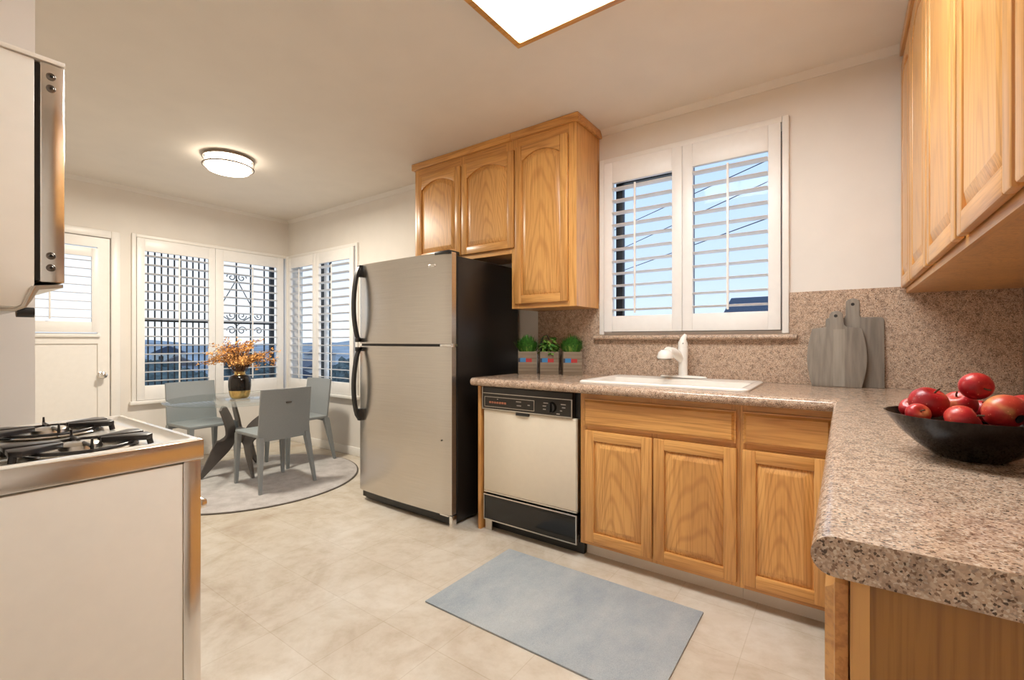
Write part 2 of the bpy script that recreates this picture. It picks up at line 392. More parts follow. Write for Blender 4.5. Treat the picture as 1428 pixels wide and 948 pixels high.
W1 = (-1.275, -.265, 1.20, 2.295)     # sink window
W3 = (-5.18, -3.93, .60, 2.085)       # dining window, north side of the corner
W2 = (1.40, 2.78, .60, 2.085)         # dining window, west side of the corner
DR = (.40, 1.225, 0, 2.04)            # back door
wall_holes('wall_north', 'Y', YN, YN + .15, XW - .15, XE + .15, [W1, W3])
wall_holes('wall_west', 'X', XW - .15, XW, YS, YN, [W2, DR])
wall_holes('wall_east', 'X', XE, XE + .15, YS - .12, YN, [])
wall_holes('wall_south', 'Y', YS - .12, YS, XW - .15, XE, [])
struct(box1('wall_partition', 'paint', (-1.91, -1.80, YS, .262, 0, ZC)))
# baseboards and crown strips
struct(MB().box(XW + .014, -2.86, YN - .014, YN, 0, .085, bev=.004).build('baseboard_north', 'trim'))
struct(MB().box(XW, XW + .014, 1.295, YN - .014, 0, .085, bev=.004).build('baseboard_west', 'trim'))
def crown(name, axis, a0, a1, p, sgn):
    pr = [(0, 0), (0, -.034), (.006, -.034), (.012, -.026), (.026, -.010), (.030, 0)]
    if axis == 'X': return struct(MB().prism([(p + sgn * a, ZC + z) for a, z in pr], a1 - a0, 'X', a0).build(name, 'paint'))
    return struct(MB().prism([(p + sgn * a, ZC + z) for a, z in pr], a1 - a0, 'Y', a0).build(name, 'paint'))
crown('trim_1', 'X', -1.295, .24, YN, -1)
crown('trim_3', 'X', XW + .03, -2.76, YN, -1); crown('trim_4', 'Y', YS, YN, XW, 1)

# windows (structure): casing, dark outer frame, glass
def casing(b, axis, p, q, a0, a1, z0, z1, wd=.032):
    def bx(u, v, lo, hi, bev=.004):
        (b.box(u, v, min(p, q), max(p, q), lo, hi, bev=bev) if axis == 'Y' else b.box(min(p, q), max(p, q), u, v, lo, hi, bev=bev))
    bx(a0 - wd, a0, z0 - wd * .5, z1 + wd); bx(a1, a1 + wd, z0 - wd * .5, z1 + wd); bx(a0, a1, z1, z1 + wd)
    return bx
b = MB(); casing(b, 'Y', YN - .022, YN, *W1); w1 = struct(b.build('window_1', 'trim'))
b = MB()
b.box(-1.196, -.78, YN + .101, YN + .139, 2.188, 2.222).box(-1.243, -1.195, YN + .10, YN + .14, W1[2], W1[3], bev=.003).box(W1[1] - .03, W1[1], YN + .10, YN + .14, W1[2], W1[3], bev=.003)
b.box(W1[0], W1[1], YN + .10, YN + .14, W1[3] - .075, W1[3], bev=.003).box(W1[0], W1[1], YN + .10, YN + .14, W1[2], W1[2] + .05, bev=.003)
b.box(-.80, -.745, YN + .10, YN + .14, W1[2], W1[3], bev=.003)
b.build('window_frame', 'wrought', w1)
box1('glass_pane', 'glass', (W1[0] + .03, W1[1] - .03, YN + .118, YN + .122, W1[2] + .04, W1[3] - .04), parent=w1)
b = MB(); bx = casing(b, 'X', XW, XW + .022, *W2); b.box(XW, XW + .05, W2[0] - .05, YN - .06, W2[2] - .035, W2[2] - .002, bev=.008)
w2 = struct(b.build('window_2', 'trim'))
b = MB()
for u0, u1 in ((W2[0], W2[0] + .03), (2.04, 2.09), (W2[1] - .03, W2[1])): b.box(XW - .13, XW - .10, u0, u1, W2[2], W2[3], bev=.003)
b.box(XW - .13, XW - .10, W2[0], W2[1], W2[3] - .05, W2[3], bev=.003).box(XW - .13, XW - .10, W2[0], W2[1], W2[2], W2[2] + .05, bev=.003)
b.build('window_frame', 'trim', w2)
box1('glass_pane', 'glass', (XW - .117, XW - .113, W2[0] + .02, W2[1] - .02, W2[2] + .04, W2[3] - .04), parent=w2)
b = MB(); casing(b, 'Y', YN - .022, YN, *W3); b.box(XW + .07, W3[1] + .05, YN - .05, YN, W3[2] - .035, W3[2] - .002, bev=.008)
w3 = struct(b.build('window_3', 'trim'))
b = MB()
for u0, u1 in ((W3[0], W3[0] + .03), (-4.66, -4.61), (W3[1] - .03, W3[1])): b.box(u0, u1, YN + .10, YN + .13, W3[2], W3[3], bev=.003)
b.box(W3[0], W3[1], YN + .10, YN + .13, W3[3] - .05, W3[3], bev=.003).box(W3[0], W3[1], YN + .10, YN + .13, W3[2], W3[2] + .05, bev=.003)
b.build('window_frame', 'trim', w3)
box1('glass_pane', 'glass', (W3[0] + .02, W3[1] - .02, YN + .113, YN + .117, W3[2] + .04, W3[3] - .04), parent=w3)

# back door (structure)
b = MB()
DX0, DX1 = XW - .045, XW - .005
b.box(DX0, DX1, DR[0] + .004, DR[0] + .12, .005, DR[3] - .004).box(DX0, DX1, DR[1] - .085, DR[1] - .004, .005, DR[3] - .004)
b.box(DX0, DX1, DR[0] + .12, DR[1] - .085, 1.95, DR[3] - .004).box(DX0, DX1, DR[0] + .12, DR[1] - .085, 1.12, 1.21)
b.box(DX0, DX1, DR[0] + .12, DR[1] - .085, .005, .24)
b.box(DX0 + .012, DX1 - .012, DR[0] + .12, DR[1] - .085, .24, 1.12)
b.box(DX1, DX1 + .022, DR[0] + .10, DR[1] - .07, 1.175, 1.205, bev=.006)
door = struct(b.build('door_1', 'trim'))
b = MB(); casing(b, 'X', XW, XW + .02, *DR, wd=.062); b.build('door_casing', 'trim', door)
b = MB(); b.lathe([(0, 0), (.030, 0), (.030, .006), (.012, .010), (.012, .032), (.024, .040), (.029, .052), (.026, .066), (.012, .073), (0, .074)], 24,
                  mat=Matrix.Translation((DX1, 1.165, .848)) @ Matrix.Rotation(PI / 2, 4, 'Y')); b.build('door_knob', 'chrome', door)
box1('strike_plate', 'nickel', (DX1 - .001, DX1 + .003, DR[1] - .004, DR[1], .80, .90), parent=door)
box1('glass_pane', 'glass', (XW - .030, XW - .026, DR[0] + .12, DR[1] - .085, 1.21, 1.95), parent=door)

# ------------------------------------------------------------------ shutters
def louver_mesh(width, chord=.062, th=.009):
    b = MB(); n = 12
    ring = [(chord / 2 * math.cos(2 * PI * i / n), th / 2 * math.sin(2 * PI * i / n)) for i in range(n)]
    b.loft([[(-width / 2, y, z) for y, z in ring], [(width / 2, y, z) for y, z in ring]])
    return b
def shutter(label, w_, h_, n, origin, rz, top=.135, bot=.10, st=.058, tilt=-10, rodx=.0, group='plantation shutters', name='window_shutter', rodlen=None):
    # local: x along width 0..w, z up, room side is -y
    r = thing(name, label, 'shutter', origin, group, rz)
    b = MB()
    b.box(0, st, -.014, .014, 0, h_, bev=.002).box(w_ - st, w_, -.014, .014, 0, h_, bev=.002)
    b.box(st, w_ - st, -.014, .014, 0, bot, bev=.002).box(st, w_ - st, -.014, .014, h_ - top, h_, bev=.002)
    b.build('shutter_frame', 'shut', r, local=True)
    lw = w_ - 2 * st - .004; pitch = (h_ - top - bot) / n
    lm = None
    for i in range(n):
        if lm is None: lv = louver_mesh(lw).build('louver', 'shut', r, local=True); lm = lv
        else: lv = lm.copy(); C.objects.link(lv); lv.parent = r
        lv.location = (w_ / 2, 0, bot + pitch * (i + .5)); lv.rotation_euler = (math.radians(tilt), 0, 0)
    b = MB().box(w_ / 2 + rodx - .006, w_ / 2 + rodx + .006, -.044, -.034, bot + .015, h_ - top - .03, bev=.002); b.build('tilt_rod', 'shut', r, local=True)
    return r
g1 = 'shutters of the sink window'; g2 = 'shutters of the corner windows'
shutter('white louvred shutter over the sink, the one beside the oak upper cabinet', .495, 1.09, 11, (-1.27, YN - .018, 1.203), 0, rodx=-.03, group=g1, tilt=-6)
shutter('white louvred shutter over the sink, the one farther from the oak cabinet by bare wall', .503, 1.09, 11, (-.773, YN - .018, 1.203), 0, rodx=0, group=g1, tilt=-6)
shutter('white louvred shutter nearest the back door, with dense vertical bars outside', .64, 1.48, 15, (XW + .018, 1.402, .602), PI / 2, group=g2, top=.115, bot=.13)
shutter('white louvred shutter behind the dried bouquet, with iron scrollwork outside', .70, 1.48, 15, (XW + .018, 2.046, .602), PI / 2, group=g2, top=.115, bot=.13, st=.075)
shutter('white louvred shutter just right of the room corner, behind the farthest chair', .56, 1.48, 15, (-5.175, YN - .018, .602), 0, group=g2, top=.115, bot=.12)
shutter('white louvred shutter next to the refrigerator, dark post showing outside', .66, 1.48, 15, (-4.61, YN - .018, .602), 0, group=g2, top=.115, bot=.12, st=.06)
b_s = shutter('small white louvred shutter mounted on the back door window', .62, .72, 8, (XW + .018, .523, 1.215), PI / 2, top=.075, bot=.09, st=.05, group='shutter on the back door', tilt=4)
# wall corner post between the two dining windows
struct(box1('trim_2', 'trim', (XW + .002, XW + .045, YN - .045, YN - .002, .58, 2.10), bev=.003))

# ------------------------------------------------------------------ cabinet doors
def arch_outline(x0, x1, z0, z1, rise, n=14):
    pts = [(x0, z0), (x1, z0), (x1, z1 - rise)]
    for i in range(1, n):
        s = 1 - i / n; pts.append((x0 + (x1 - x0) * s, z1 - rise + rise * (1 - (2 * s - 1) ** 2)))
    pts.append((x0, z1 - rise)); return pts
def cab_door(name, parent, w_, h_, mat, rise=0, st=.052, hm='oakX', ov='oakV'):
    T = .019
    b = MB()
    b.box(0, st, -T, 0, 0, h_, bev=.005).box(w_ - st, w_, -T, 0, 0, h_, bev=.005)
    b.box(st - .002, w_ - st + .002, -T, 0, 0, st, bev=.004, mi=1)
    if rise:
        pts = [(st, h_)] + [(st, h_ - st - rise)]
        for i in range(1, 15):
            s = i / 15; pts.append((st + (w_ - 2 * st) * s, h_ - st - rise + rise * (1 - (2 * s - 1) ** 2)))
        pts += [(w_ - st, h_ - st - rise), (w_ - st, h_)]
        b.prism(pts, T, 'Y', -T, bev=.003, mi=1)
    else: b.box(st - .002, w_ - st + .002, -T, 0, h_ - st, h_, bev=.004, mi=1)
    d = b.build(name, [ov, hm], parent, mat=mat)
    # raised panel: rings at growing inset
    def ring(d_, y): return [(x, y, z) for x, z in arch_outline(st - .001 + d_, w_ - st + .001 - d_, st - .001 + d_, h_ - st + .001 - d_, rise)]
    p = MB(); p.loft([ring(0, -.002), ring(0, -.007), ring(.005, -.007), ring(.009, -.0105), ring(.030, -.0175), ring(.033, -.019), ring(.037, -.019)])
    p.build('raised_panel', 'oakPX' if hm == 'oakX' else 'oakPY', d, mat=mat)
    return d
def drawer_front(name, parent, w_, h_, mat, m):
    b = MB(); T = .024
    b.loft([[(0, 0, 0), (w_, 0, 0), (w_, 0, h_), (0, 0, h_)], [(0, -T * .55, 0), (w_, -T * .55, 0), (w_, -T * .55, h_), (0, -T * .55, h_)],
            [(.006, -T * .6, .006), (w_ - .006, -T * .6, .006), (w_ - .006, -T * .6, h_ - .006), (.006, -T * .6, h_ - .006)],
            [(.016, -T, .016), (w_ - .016, -T, .016), (w_ - .016, -T, h_ - .016), (.016, -T, h_ - .016)]])
    return b.build(name, m, parent, mat=mat, smooth=10)
def atN(x, z, y): return Matrix.Translation((x, y, z))
def atE(y, z, x): return Matrix.Translation((x, y, z)) @ Matrix.Rotation(-PI / 2, 4, 'Z')
FY = 2.19
# sink base cabinet
def carcass(b, x0, x1, y0, y1, z0, z1, t=.018):
    b.box(x0, x0 + t, y0, y1, z0, z1).box(x1 - t, x1, y0, y1, z0, z1).box(x0 + t, x1 - t, y1 - t, y1, z0, z1).box(x0 + t, x1 - t, y0, y1 - t, z0, z0 + t)
def faceframe(b, x0, x1, zs, y, z0, z1, sw=.035, rails=(), mids=()):
    b.box(x0, x0 + sw, y - .002, y + .018, z0, z1).box(x1 - sw, x1, y - .002, y + .018, z0, z1)
    for m_ in mids: b.box(m_ - sw / 2, m_ + sw / 2, y - .002, y + .018, z0, z1)
    for lo, hi in rails: b.box(x0 + sw, x1 - sw, y - .001, y + .018, lo, hi, mi=1)
c1 = thing('base_cabinet', 'oak sink base cabinet with two raised panel doors under a long false drawer', 'cabinet', (-.75, 2.5, 0), 'oak base cabinets')
b = MB(); carcass(b, -1.128, -.364, FY + .018, YN - .015, .095, .868); faceframe(b, -1.128, -.364, 0, FY, .082, .868, rails=((.082, .135), (.668, .715), (.825, .868)), mids=(-.739,))
b.build('body', ['oakV', 'oakX'], c1)
box1('toe_kick', plain('toe_kick_vinyl', (.74, .68, .60), .5), (-1.128, -.364, 2.262, 2.28, 0, .095), parent=c1)
drawer_front('false_front', c1, .728, .140, atN(-1.106, .703, FY - .002), 'oakX')
cab_door('door', c1, .354, .577, atN(-1.097, .104, FY - .002)); cab_door('door', c1, .361, .577, atN(-.736, .104, FY - .002))
c2 = thing('base_cabinet', 'narrow oak base cabinet with one drawer over one door, in the corner', 'cabinet', (-.2, 2.5, 0), 'oak base cabinets')
b = MB(); carcass(b, -.363, -.004, FY + .018, YN - .015, .095, .868); faceframe(b, -.363, -.004, 0, FY, .082, .868, sw=.026, rails=((.082, .135), (.668, .715), (.825, .868)))
b.build('body', ['oakV', 'oakX'], c2)
box1('toe_kick', 'rugedge', (-.363, -.06, 2.262, 2.28, 0, .095), parent=c2).data.materials[0] = bpy.data.materials['toe_kick_vinyl']
drawer_front('drawer_front', c2, .318, .140, atN(-.352, .703, FY - .002), 'oakX')
cab_door('door', c2, .308, .577, atN(-.352, .104, FY - .002))
# panel left of the dishwasher
tag(box1('end_panel', 'oakV', (-1.815, -1.793, 2.165, YN - .015, 0, .873), bev=.002), 'thin oak end panel between the refrigerator and the dishwasher', 'cabinet panel')
# peninsula cabinet on the right
c3 = thing('base_cabinet', 'oak cabinet under the near rounded counter end, plain side panel showing', 'cabinet', (.3, 1.4, 0), 'oak base cabinets')
b = MB()
b.box(.016, XE - .005, .674, .69, .08, .868); b.box(.016, XE - .005, FY, FY + .016, .08, .868)
b.box(XE - .02, XE - .005, .69, FY, .08, .868).box(.016, XE - .02, .69, FY, .08, .096)
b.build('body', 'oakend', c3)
b = MB(); 
for yy in (.668, 1.16, 1.66): b.box(.006, .024, yy, yy + .03, .08, .868)
b.box(.007, .023, .69, FY - .03, .845, .868, mi=1).box(.007, .023, .69, FY - .03, .08, .11, mi=1).box(.007, .023, .69, FY - .03, .665, .70, mi=1)
b.build('face_frame', ['oakV', 'oakY'], c3)
for y0, wd in ((.70, .453), (1.165, .48), (1.662, .46)):
    drawer_front('drawer_front', c3, wd, .15, atE(y0 + wd, .695, .004), 'oakY')
    cab_door('door', c3, wd, .59, atE(y0 + wd, .088, .004), hm='oakY', ov='oakV')
box1('toe_kick', bpy.data.materials['toe_kick_vinyl'], (.07, .085, .68, FY, 0, .08), parent=c3)

# ------------------------------------------------------------------ upper cabinets by the window
UY = 2.50
def crown_oak(parent, x0, x1, left=False, right=False):
    b = MB()
    b.box(x0 - (.02 if left else 0), x1 + (.02 if right else 0), UY - .024, UY, 2.475, ZC - .001, bev=.004)
    if right: b.box(x1, x1 + .02, UY, YN - .002, 2.475, ZC - .001, bev=.004)
    if left: b.box(x0 - .02, x0, UY, YN - .002, 2.475, ZC - .001, bev=.004)
    b.build('crown_moulding', 'oakX', parent)
u1 = thing('upper_cabinet', 'short double-door oak cabinet mounted above the refrigerator', 'cabinet', (-2.27, 2.66, 1.72), 'oak wall cabinets')
b = MB(); b.box(-2.735, -2.717, UY + .018, YN - .003, 1.727, 2.49).box(-2.717, -1.80, UY + .018, YN - .003, 1.727, 1.745).box(-2.717, -1.80, UY + .018, YN - .003, 2.47, 2.49)
faceframe(b, -2.735, -1.80, 0, UY, 1.727, 2.49, rails=((1.727, 1.775), (2.40, 2.49)), mids=(-2.235,), sw=.045); b.build('body', ['oakV', 'oakX'], u1)
cab_door('door', u1, .452, .648, atN(-2.70, 1.762, UY - .002), rise=.055); cab_door('door', u1, .462, .648, atN(-2.237, 1.762, UY - .002), rise=.055)
crown_oak(u1, -2.735, -1.80, left=True)
u2 = thing('upper_cabinet', 'tall single-door oak cabinet between the refrigerator and the sink window', 'cabinet', (-1.56, 2.66, 1.35), 'oak wall cabinets')
b = MB(); b.box(-1.334, -1.316, UY + .018, YN - .003, 1.357, 2.49).box(-1.799, -1.781, UY + .018, YN - .003, 1.357, 2.49).box(-1.781, -1.334, UY + .018, YN - .003, 1.357, 1.375)
b.box(-1.781, -1.334, UY + .018, YN - .003, 2.47, 2.49)
faceframe(b, -1.799, -1.316, 0, UY, 1.357, 2.49, rails=((1.357, 1.40), (2.40, 2.49)), sw=.055); b.build('body', ['oakV', 'oakX'], u2)
cab_door('door', u2, .392, 1.03, atN(-1.763, 1.388, UY - .002), rise=.05)
crown_oak(u2, -1.799, -1.316, right=True)

# right-hand upper cabinets
EX = .235
doors = [(2.44, 2.790), (2.00, 2.42), (1.515, 1.975), (1.055, 1.49), (.60, 1.035)]
u_lab = ['oak wall cabinet in the far corner above the cutting boards', 'glossy oak wall cabinet over the fruit bowl, raised panel doors seen edge-on', 'oak wall cabinet nearest the camera above the counter end']
for lab, ds, y0, y1 in ((u_lab[0], doors[:2], 1.987, YN - .003), (u_lab[1], doors[2:4], 1.045, 1.986), (u_lab[2], doors[4:], .57, 1.044)):
    u = thing('upper_cabinet', lab, 'cabinet', (.43, (y0 + y1) / 2, 1.366), 'oak wall cabinets')
    b = MB(); b.box(EX + .018, XE - .003, y0, y0 + .016, 1.366, 2.49).box(EX + .018, XE - .003, y1 - .016, y1, 1.366, 2.49)
    b.box(EX + .018, XE - .003, y0 + .016, y1 - .016, 1.366, 1.382).box(EX + .018, XE - .003, y0 + .016, y1 - .016, 2.47, 2.49)
    b.box(EX, EX + .018, y0, y0 + .03, 1.366, 2.49).box(EX, EX + .018, y1 - .03, y1, 1.366, 2.49)
    b.box(EX, EX + .018, y0 + .03, y1 - .03, 1.366, 1.41, mi=1).box(EX, EX + .018, y0 + .03, y1 - .03, 2.40, 2.49, mi=1)
    b.build('body', ['oakV', 'oakY'], u)
    MB().box(EX - .024, EX, y0, y1, 2.475, ZC - .001, bev=.004).build('crown_moulding', 'oakY', u)
    for d0, d1 in ds: cab_door('door', u, d1 - d0, 1.03, atE(d1, 1.388, EX - .002), rise=.05, hm='oakY')

# ------------------------------------------------------------------ worktop and backsplash
def nose(a, t, r, ztop):  # half-round nose profile towards -a, thickness t
    zc = ztop - t / 2
    return [(a + t / 2 + t / 2 * math.cos(PI / 2 + PI * i / 12), zc + t / 2 * math.sin(PI / 2 + PI * i / 12)) for i in range(13)]
wt = thing('worktop', 'granite-look worktop with rounded front edge, running from refrigerator to near counter end', 'countertop', (-.5, 2.4, ZT - .046))
TH = .046; FYC = 2.115; PX = -.032; YE = .645
SX0, SX1, SY0, SY1 = -1.165, -.340, 2.225, 2.745
b = MB()
pr = nose(FYC, TH, 0, ZT); pr += [(SY0 + .02, ZT - TH), (SY0 + .02, ZT)]
b.prism(pr, PX + .02 + 1.835, 'X', -1.835)
b.box(-1.835, SX0 + .02, SY0 + .02, YN - .001, ZT - TH, ZT).box(SX1 - .02, XE - .002, SY0 + .02, YN - .001, ZT - TH, ZT).box(SX0 + .02, SX1 - .02, SY1 - .02, YN - .001, ZT - TH, ZT)
b.build('counter_run', 'gran', wt)
b = MB(); pr = nose(PX, TH, 0, ZT); pr += [(XE - .002, ZT - TH), (XE - .002, ZT)]
b.prism(pr, SY0 + .02 - YE, 'Y', YE); b.build('counter_return', 'gran', wt)
bs = thing('backsplash', 'pinkish granite-look backsplash panel behind the sink and under the window', 'backsplash', (-.6, YN - .006, ZT))
b = MB(); b.box(-1.79, -1.306, YN - .012, YN - .001, ZT + .001, 1.398).box(-1.306, -.232, YN - .012, YN - .001, ZT + .001, 1.15).box(-.232, XE - .014, YN - .012, YN - .001, ZT + .001, 1.397)
b.box(XE - .013, XE - .001, .66, YN - .001, ZT + .001, 1.365); b.build('panel', 'gran2', bs)
MB().prism([(YN - .001, 1.150), (YN - .035, 1.150)] + [(YN - .035 - .015 * math.sin(PI * i / 8), 1.165 - .015 * math.cos(PI * i / 8)) for i in range(1, 8)] + [(YN - .035, 1.180), (YN - .001, 1.180)], 1.14, 'X', -1.337).build('ledge', 'gran2', bs)

# sink
sk = thing('sink', 'white drop-in kitchen sink set into the counter', 'sink', (-.76, 2.48, ZT))
b = MB()
def rrect(x0, x1, y0, y1, r, n=6):
    o = []
    for cx, cy, a in ((x1 - r, y1 - r, 0), (x0 + r, y1 - r, 90), (x0 + r, y0 + r, 180), (x1 - r, y0 + r, 270)):
        for i in range(n + 1):
            t = math.radians(a + 90 * i / n); o.append((cx + r * math.cos(t), cy + r * math.sin(t)))
    return o
def rr3(d, z, r, dy=0): return [(x, y, z) for x, y in rrect(SX0 + d, SX1 - d, SY0 + d, SY1 - d - dy, r)]
b.loft([rr3(.0, ZT + .001, .03), rr3(.0, ZT + .008, .03), rr3(.008, ZT + .014, .028), rr3(.03, ZT + .014, .025), rr3(.045, ZT + .006, .04, .05), rr3(.05, ZT - .02, .05, .05), rr3(.07, ZT - .17, .06, .05), rr3(.12, ZT - .185, .06, .05)], caps=False)
bot = rr3(.12, ZT - .185, .06, .05); b.bm.faces.new([b.bm.verts.new(p) for p in bot])
b.build('basin', 'porc', sk)
MB().cyl((-.76, 2.46, ZT - .184), .04, .004).build('drain', 'chrome', sk)
fc = thing('faucet', 'white single-lever faucet with short pull-out spout behind the sink', 'faucet', (-.76, 2.715, ZT + .014))
fx, fy, fz = -.748, 2.715, ZT + .0145
MB().lathe([(0, 0), (.128, 0), (.130, .004), (.122, .010), (.05, .013), (0, .013)], 40, (fx, fy, fz), sy=.24).build('deck_plate', 'faucet', fc)
b = MB(); b.tube([(fx, fy, fz + .008), (fx, fy, fz + .05), (fx, fy, fz + .10), (fx, fy, fz + .135), (fx, fy, fz + .172), (fx, fy, fz + .182)], .025, 20, radii=[.026, .025, .0255, .027, .0275, .020])
b.build('column', 'faucet', fc)
b = MB(); b.tube([(fx - .008, fy - .012, fz + .10), (fx - .02, fy - .045, fz + .130), (fx - .034, fy - .08, fz + .146), (fx - .05, fy - .12, fz + .150)], .02, 16, radii=[.018, .026, .028, .028])
b.lathe([(0, .050), (.022, .047), (.036, .034), (.044, .008), (.042, 0), (0, 0)], 24, (fx - .060, fy - .135, fz + .112)); b.build('spout', 'faucet', fc)
MB().cyl((fx - .060, fy - .135, fz + .104), .038, .008).build('spray_face', 'nickel', fc)
b = MB(); b.tube([(fx, fy, fz + .178), (fx, fy - .004, fz + .20), (fx + .002, fy + .0, fz + .222), (fx + .010, fy + .012, fz + .245)], .02, 16, radii=[.027, .026, .017, .010]); b.build('lever', 'faucet', fc)
MB().cyl((fx + .006, fy - .0285, fz + .196), .004, .004, 'Y').build('screw_cap', 'blackplastic', fc)

# ------------------------------------------------------------------ dishwasher
dw = thing('dishwasher', 'black and almond dishwasher with chrome trim below the herb planters', 'dishwasher', (-1.48, 2.5, 0))
DYF = 2.165
b = MB(); b.box(-1.785, -1.142, 2.21, YN - .02, .09, .868, bev=.003); b.box(-1.785, -1.131, 2.20, 2.215, .80, .868); b.box(-1.775, -1.132, 2.235, 2.25, 0, .10); b.build('tub', 'blackplastic', dw)
b = MB(); b.box(-1.780, -1.166, DYF, 2.20, .735, .868, bev=.004); b.build('control_panel', 'panelblack', dw)
cp = [o for o in dw.children if o.name.startswith('control_panel')][0]
b = MB(); b.box(-1.780, -1.167, DYF - .004, DYF + .006, .733, .740, bev=.001).box(-1.780, -1.775, DYF - .004, DYF + .006, .740, .868, bev=.001).box(-1.171, -1.166, DYF - .004, DYF + .006, .740, .833, bev=.001)
b.box(-1.775, -1.171, DYF - .003, DYF + .006, .829, .833, bev=.001); b.build('chrome_trim', 'alu', cp)
b = MB(); b.box(-1.762, -1.405, DYF - .0025, DYF + .002, .808, .811).box(-1.762, -1.405, DYF - .0025, DYF + .002, .750, .753).box(-1.762, -1.759, DYF - .0025, DYF + .002, .753, .808).box(-1.408, -1.405, DYF - .0025, DYF + .002, .753, .808); b.build('button_frame', 'nickel', cp)
for i in range(7): MB().box(-1.725 + i * .0185, -1.711 + i * .0185, DYF - .005, DYF, .772, .784, bev=.002).build('button', 'printred', cp)
b = MB()
for x_, z_, l_ in ((-1.53, .792, .035), (-1.525, .770, .03), (-1.45, .778, .015), (-1.345, .80, .03), (-1.35, .783, .022), (-1.348, .765, .018), (-1.235, .80, .03), (-1.228, .783, .02), (-1.24, .765, .012), (-1.262, .747, .02), (-1.668, .796, .008)):
    b.box(x_, x_ + l_, DYF - .0012, DYF + .001, z_, z_ + .005)
b.build('printed_marks', 'print', cp)
b = MB(); b.cyl((-1.29, DYF + .001, .783), .029, -.018, 'Y', 28, r2=.024); b.box(-1.2935, -1.2865, DYF - .028, DYF - .016, .757, .809, bev=.002); b.build('dial', 'blackgloss', cp)
MB().box(-1.53, -1.44, DYF - .006, DYF + .02, .716, .735, bev=.003).build('door_latch', 'blackplastic', dw)
b = MB(); b.box(-1.772, -1.146, DYF + .004, 2.205, .243, .730, bev=.004); b.build('door_panel', 'almond', dw)
b = MB(); b.box(-1.146, -1.138, DYF + .006, 2.205, .233, .730).box(-1.772, -1.138, DYF + .006, 2.205, .233, .242); b.build('door_edge', 'alu', dw)
b = MB(); b.box(-1.772, -1.142, DYF + .006, 2.21, .070, .222, bev=.002); lp = b.build('lower_panel', 'blackgloss', dw)
b = MB(); b.box(-1.772, -1.142, DYF + .002, DYF + .01, .216, .223).box(-1.772, -1.142, DYF + .002, DYF + .01, .068, .074).box(-1.149, -1.142, DYF + .002, DYF + .01, .074, .216).box(-1.772, -1.768, DYF + .002, DYF + .01, .074, .216); b.build('panel_trim', 'alu', lp)
MB().box(-1.778, -1.728, 2.19, 2.20, 0, .056).build('foot_plate', 'alu', dw)

# ------------------------------------------------------------------ refrigerator
fr = thing('refrigerator', 'stainless steel top-freezer refrigerator with black sides and curved black handles', 'refrigerator', (-2.4, 2.4, 0))
FX0, FX1, FF = -2.85, -1.945, 2.06
b = MB(); b.box(FX0 + .01, FX1, FF + .065, YN - .04, .02, 1.672, bev=.006).box(FX0 + .01, FX1, FF + .03, FF + .065, .02, .075); b.box(FX0 + .05, FX1 - .05, FF + .2, YN - .1, 0, .02); b.build('body', 'blackside', fr)
def fdoor(name, z0, z1):
    b = MB(); n = 16; pts = []
    for i in range(n + 1):
        s = i / n; pts.append((FX0 + (FX1 - FX0) * s, FF - .012 * (1 - (2 * s - 1) ** 2) + (.012 if i in (0, n) else 0)))
    pts += [(FX1, FF + .05), (FX0, FF + .05)]
    b.prism(pts, z1 - z0, 'Z', z0, mi=0); return b.build(name, 'steel', fr, smooth=40)
fd1 = fdoor('freezer_door', 1.125, 1.69); fd2 = fdoor('fridge_door', .075, 1.108)
box1('door_gasket', 'blackplastic', (FX0 + .008, FX1 - .004, FF + .02, FF + .066, .07, 1.682), parent=fr)
b = MB(); hx = FX0 + .035
def hpts(z0, z1, flip):
    o = []
    for i in range(15):
        s = i / 14; bow = .055 * (math.sin(PI * min(1, s * 1.0) ** .9) ** .6 if 0 < s < 1 else 0)
        o.append((hx, FF - .012 - bow, z0 + (z1 - z0) * s))
    return o
def handle(z0, z1, parent, thick_top):
    pts = hpts(z0, z1, 0)
    rings = []
    for i, p in enumerate(pts):
        s = i / 14; wd = .013; dp = .011
        rings.append([(p[0] - wd, p[1] - dp, p[2]), (p[0] + wd, p[1] - dp, p[2]), (p[0] + wd, p[1] + dp, p[2]), (p[0] - wd, p[1] + dp, p[2])])
    b = MB(); b.loft(rings)
    zz = (z1 - .085, z1) if thick_top else (z0, z0 + .085)
    b.box(hx - .015, hx + .015, FF - .03, FF + .004, *zz, bev=.005)
    zz = (z0, z0 + .03) if thick_top else (z1 - .03, z1)
    b.box(hx - .013, hx + .013, FF - .05, FF + .004, *zz, bev=.005)
    b.build('door_handle', 'blackplastic', parent)
handle(1.135, 1.685, fd1, True); handle(.575, 1.10, fd2, False)
MB().box(FX1 - .18, FX1 - .125, FF - .012, FF - .004, 1.605, 1.623, bev=.003).build('badge', 'chrome', fd1)
b = MB(); b.box(FX1 - .13, FX1 - .005, FF - .008, FF + .09, 1.678, 1.70, bev=.004); b.build('top_hinge_cover', 'blackplastic', fr)
b = MB(); b.box(FX1 - .09, FX1 + .004, FF + .0, FF + .06, 1.109, 1.124, bev=.002).cyl((FX1 + .002, FF + .02, 1.106), .012, .02, n=16); b.build('middle_hinge', 'chrome', fr)
b = MB(); b.box(FX0 + .05, FX1, FF + .025, FF + .05, .012, .068, bev=.004); b.build('base_grille', 'blackplastic', fr)
b = MB(); b.box(FX1 - .02, FX1 + .003, FF + .01, FF + .05, 0, .07, bev=.002).box(FX1 - .09, FX1 - .02, FF + .0, FF + .05, .066, .074, bev=.001); b.build('bottom_hinge', 'chrome', fr)
MB().cyl((FX1 - .07, FF - .002, .53), .005, -.006, 'Y', 12).build('door_mark', 'blackplastic', fd2)

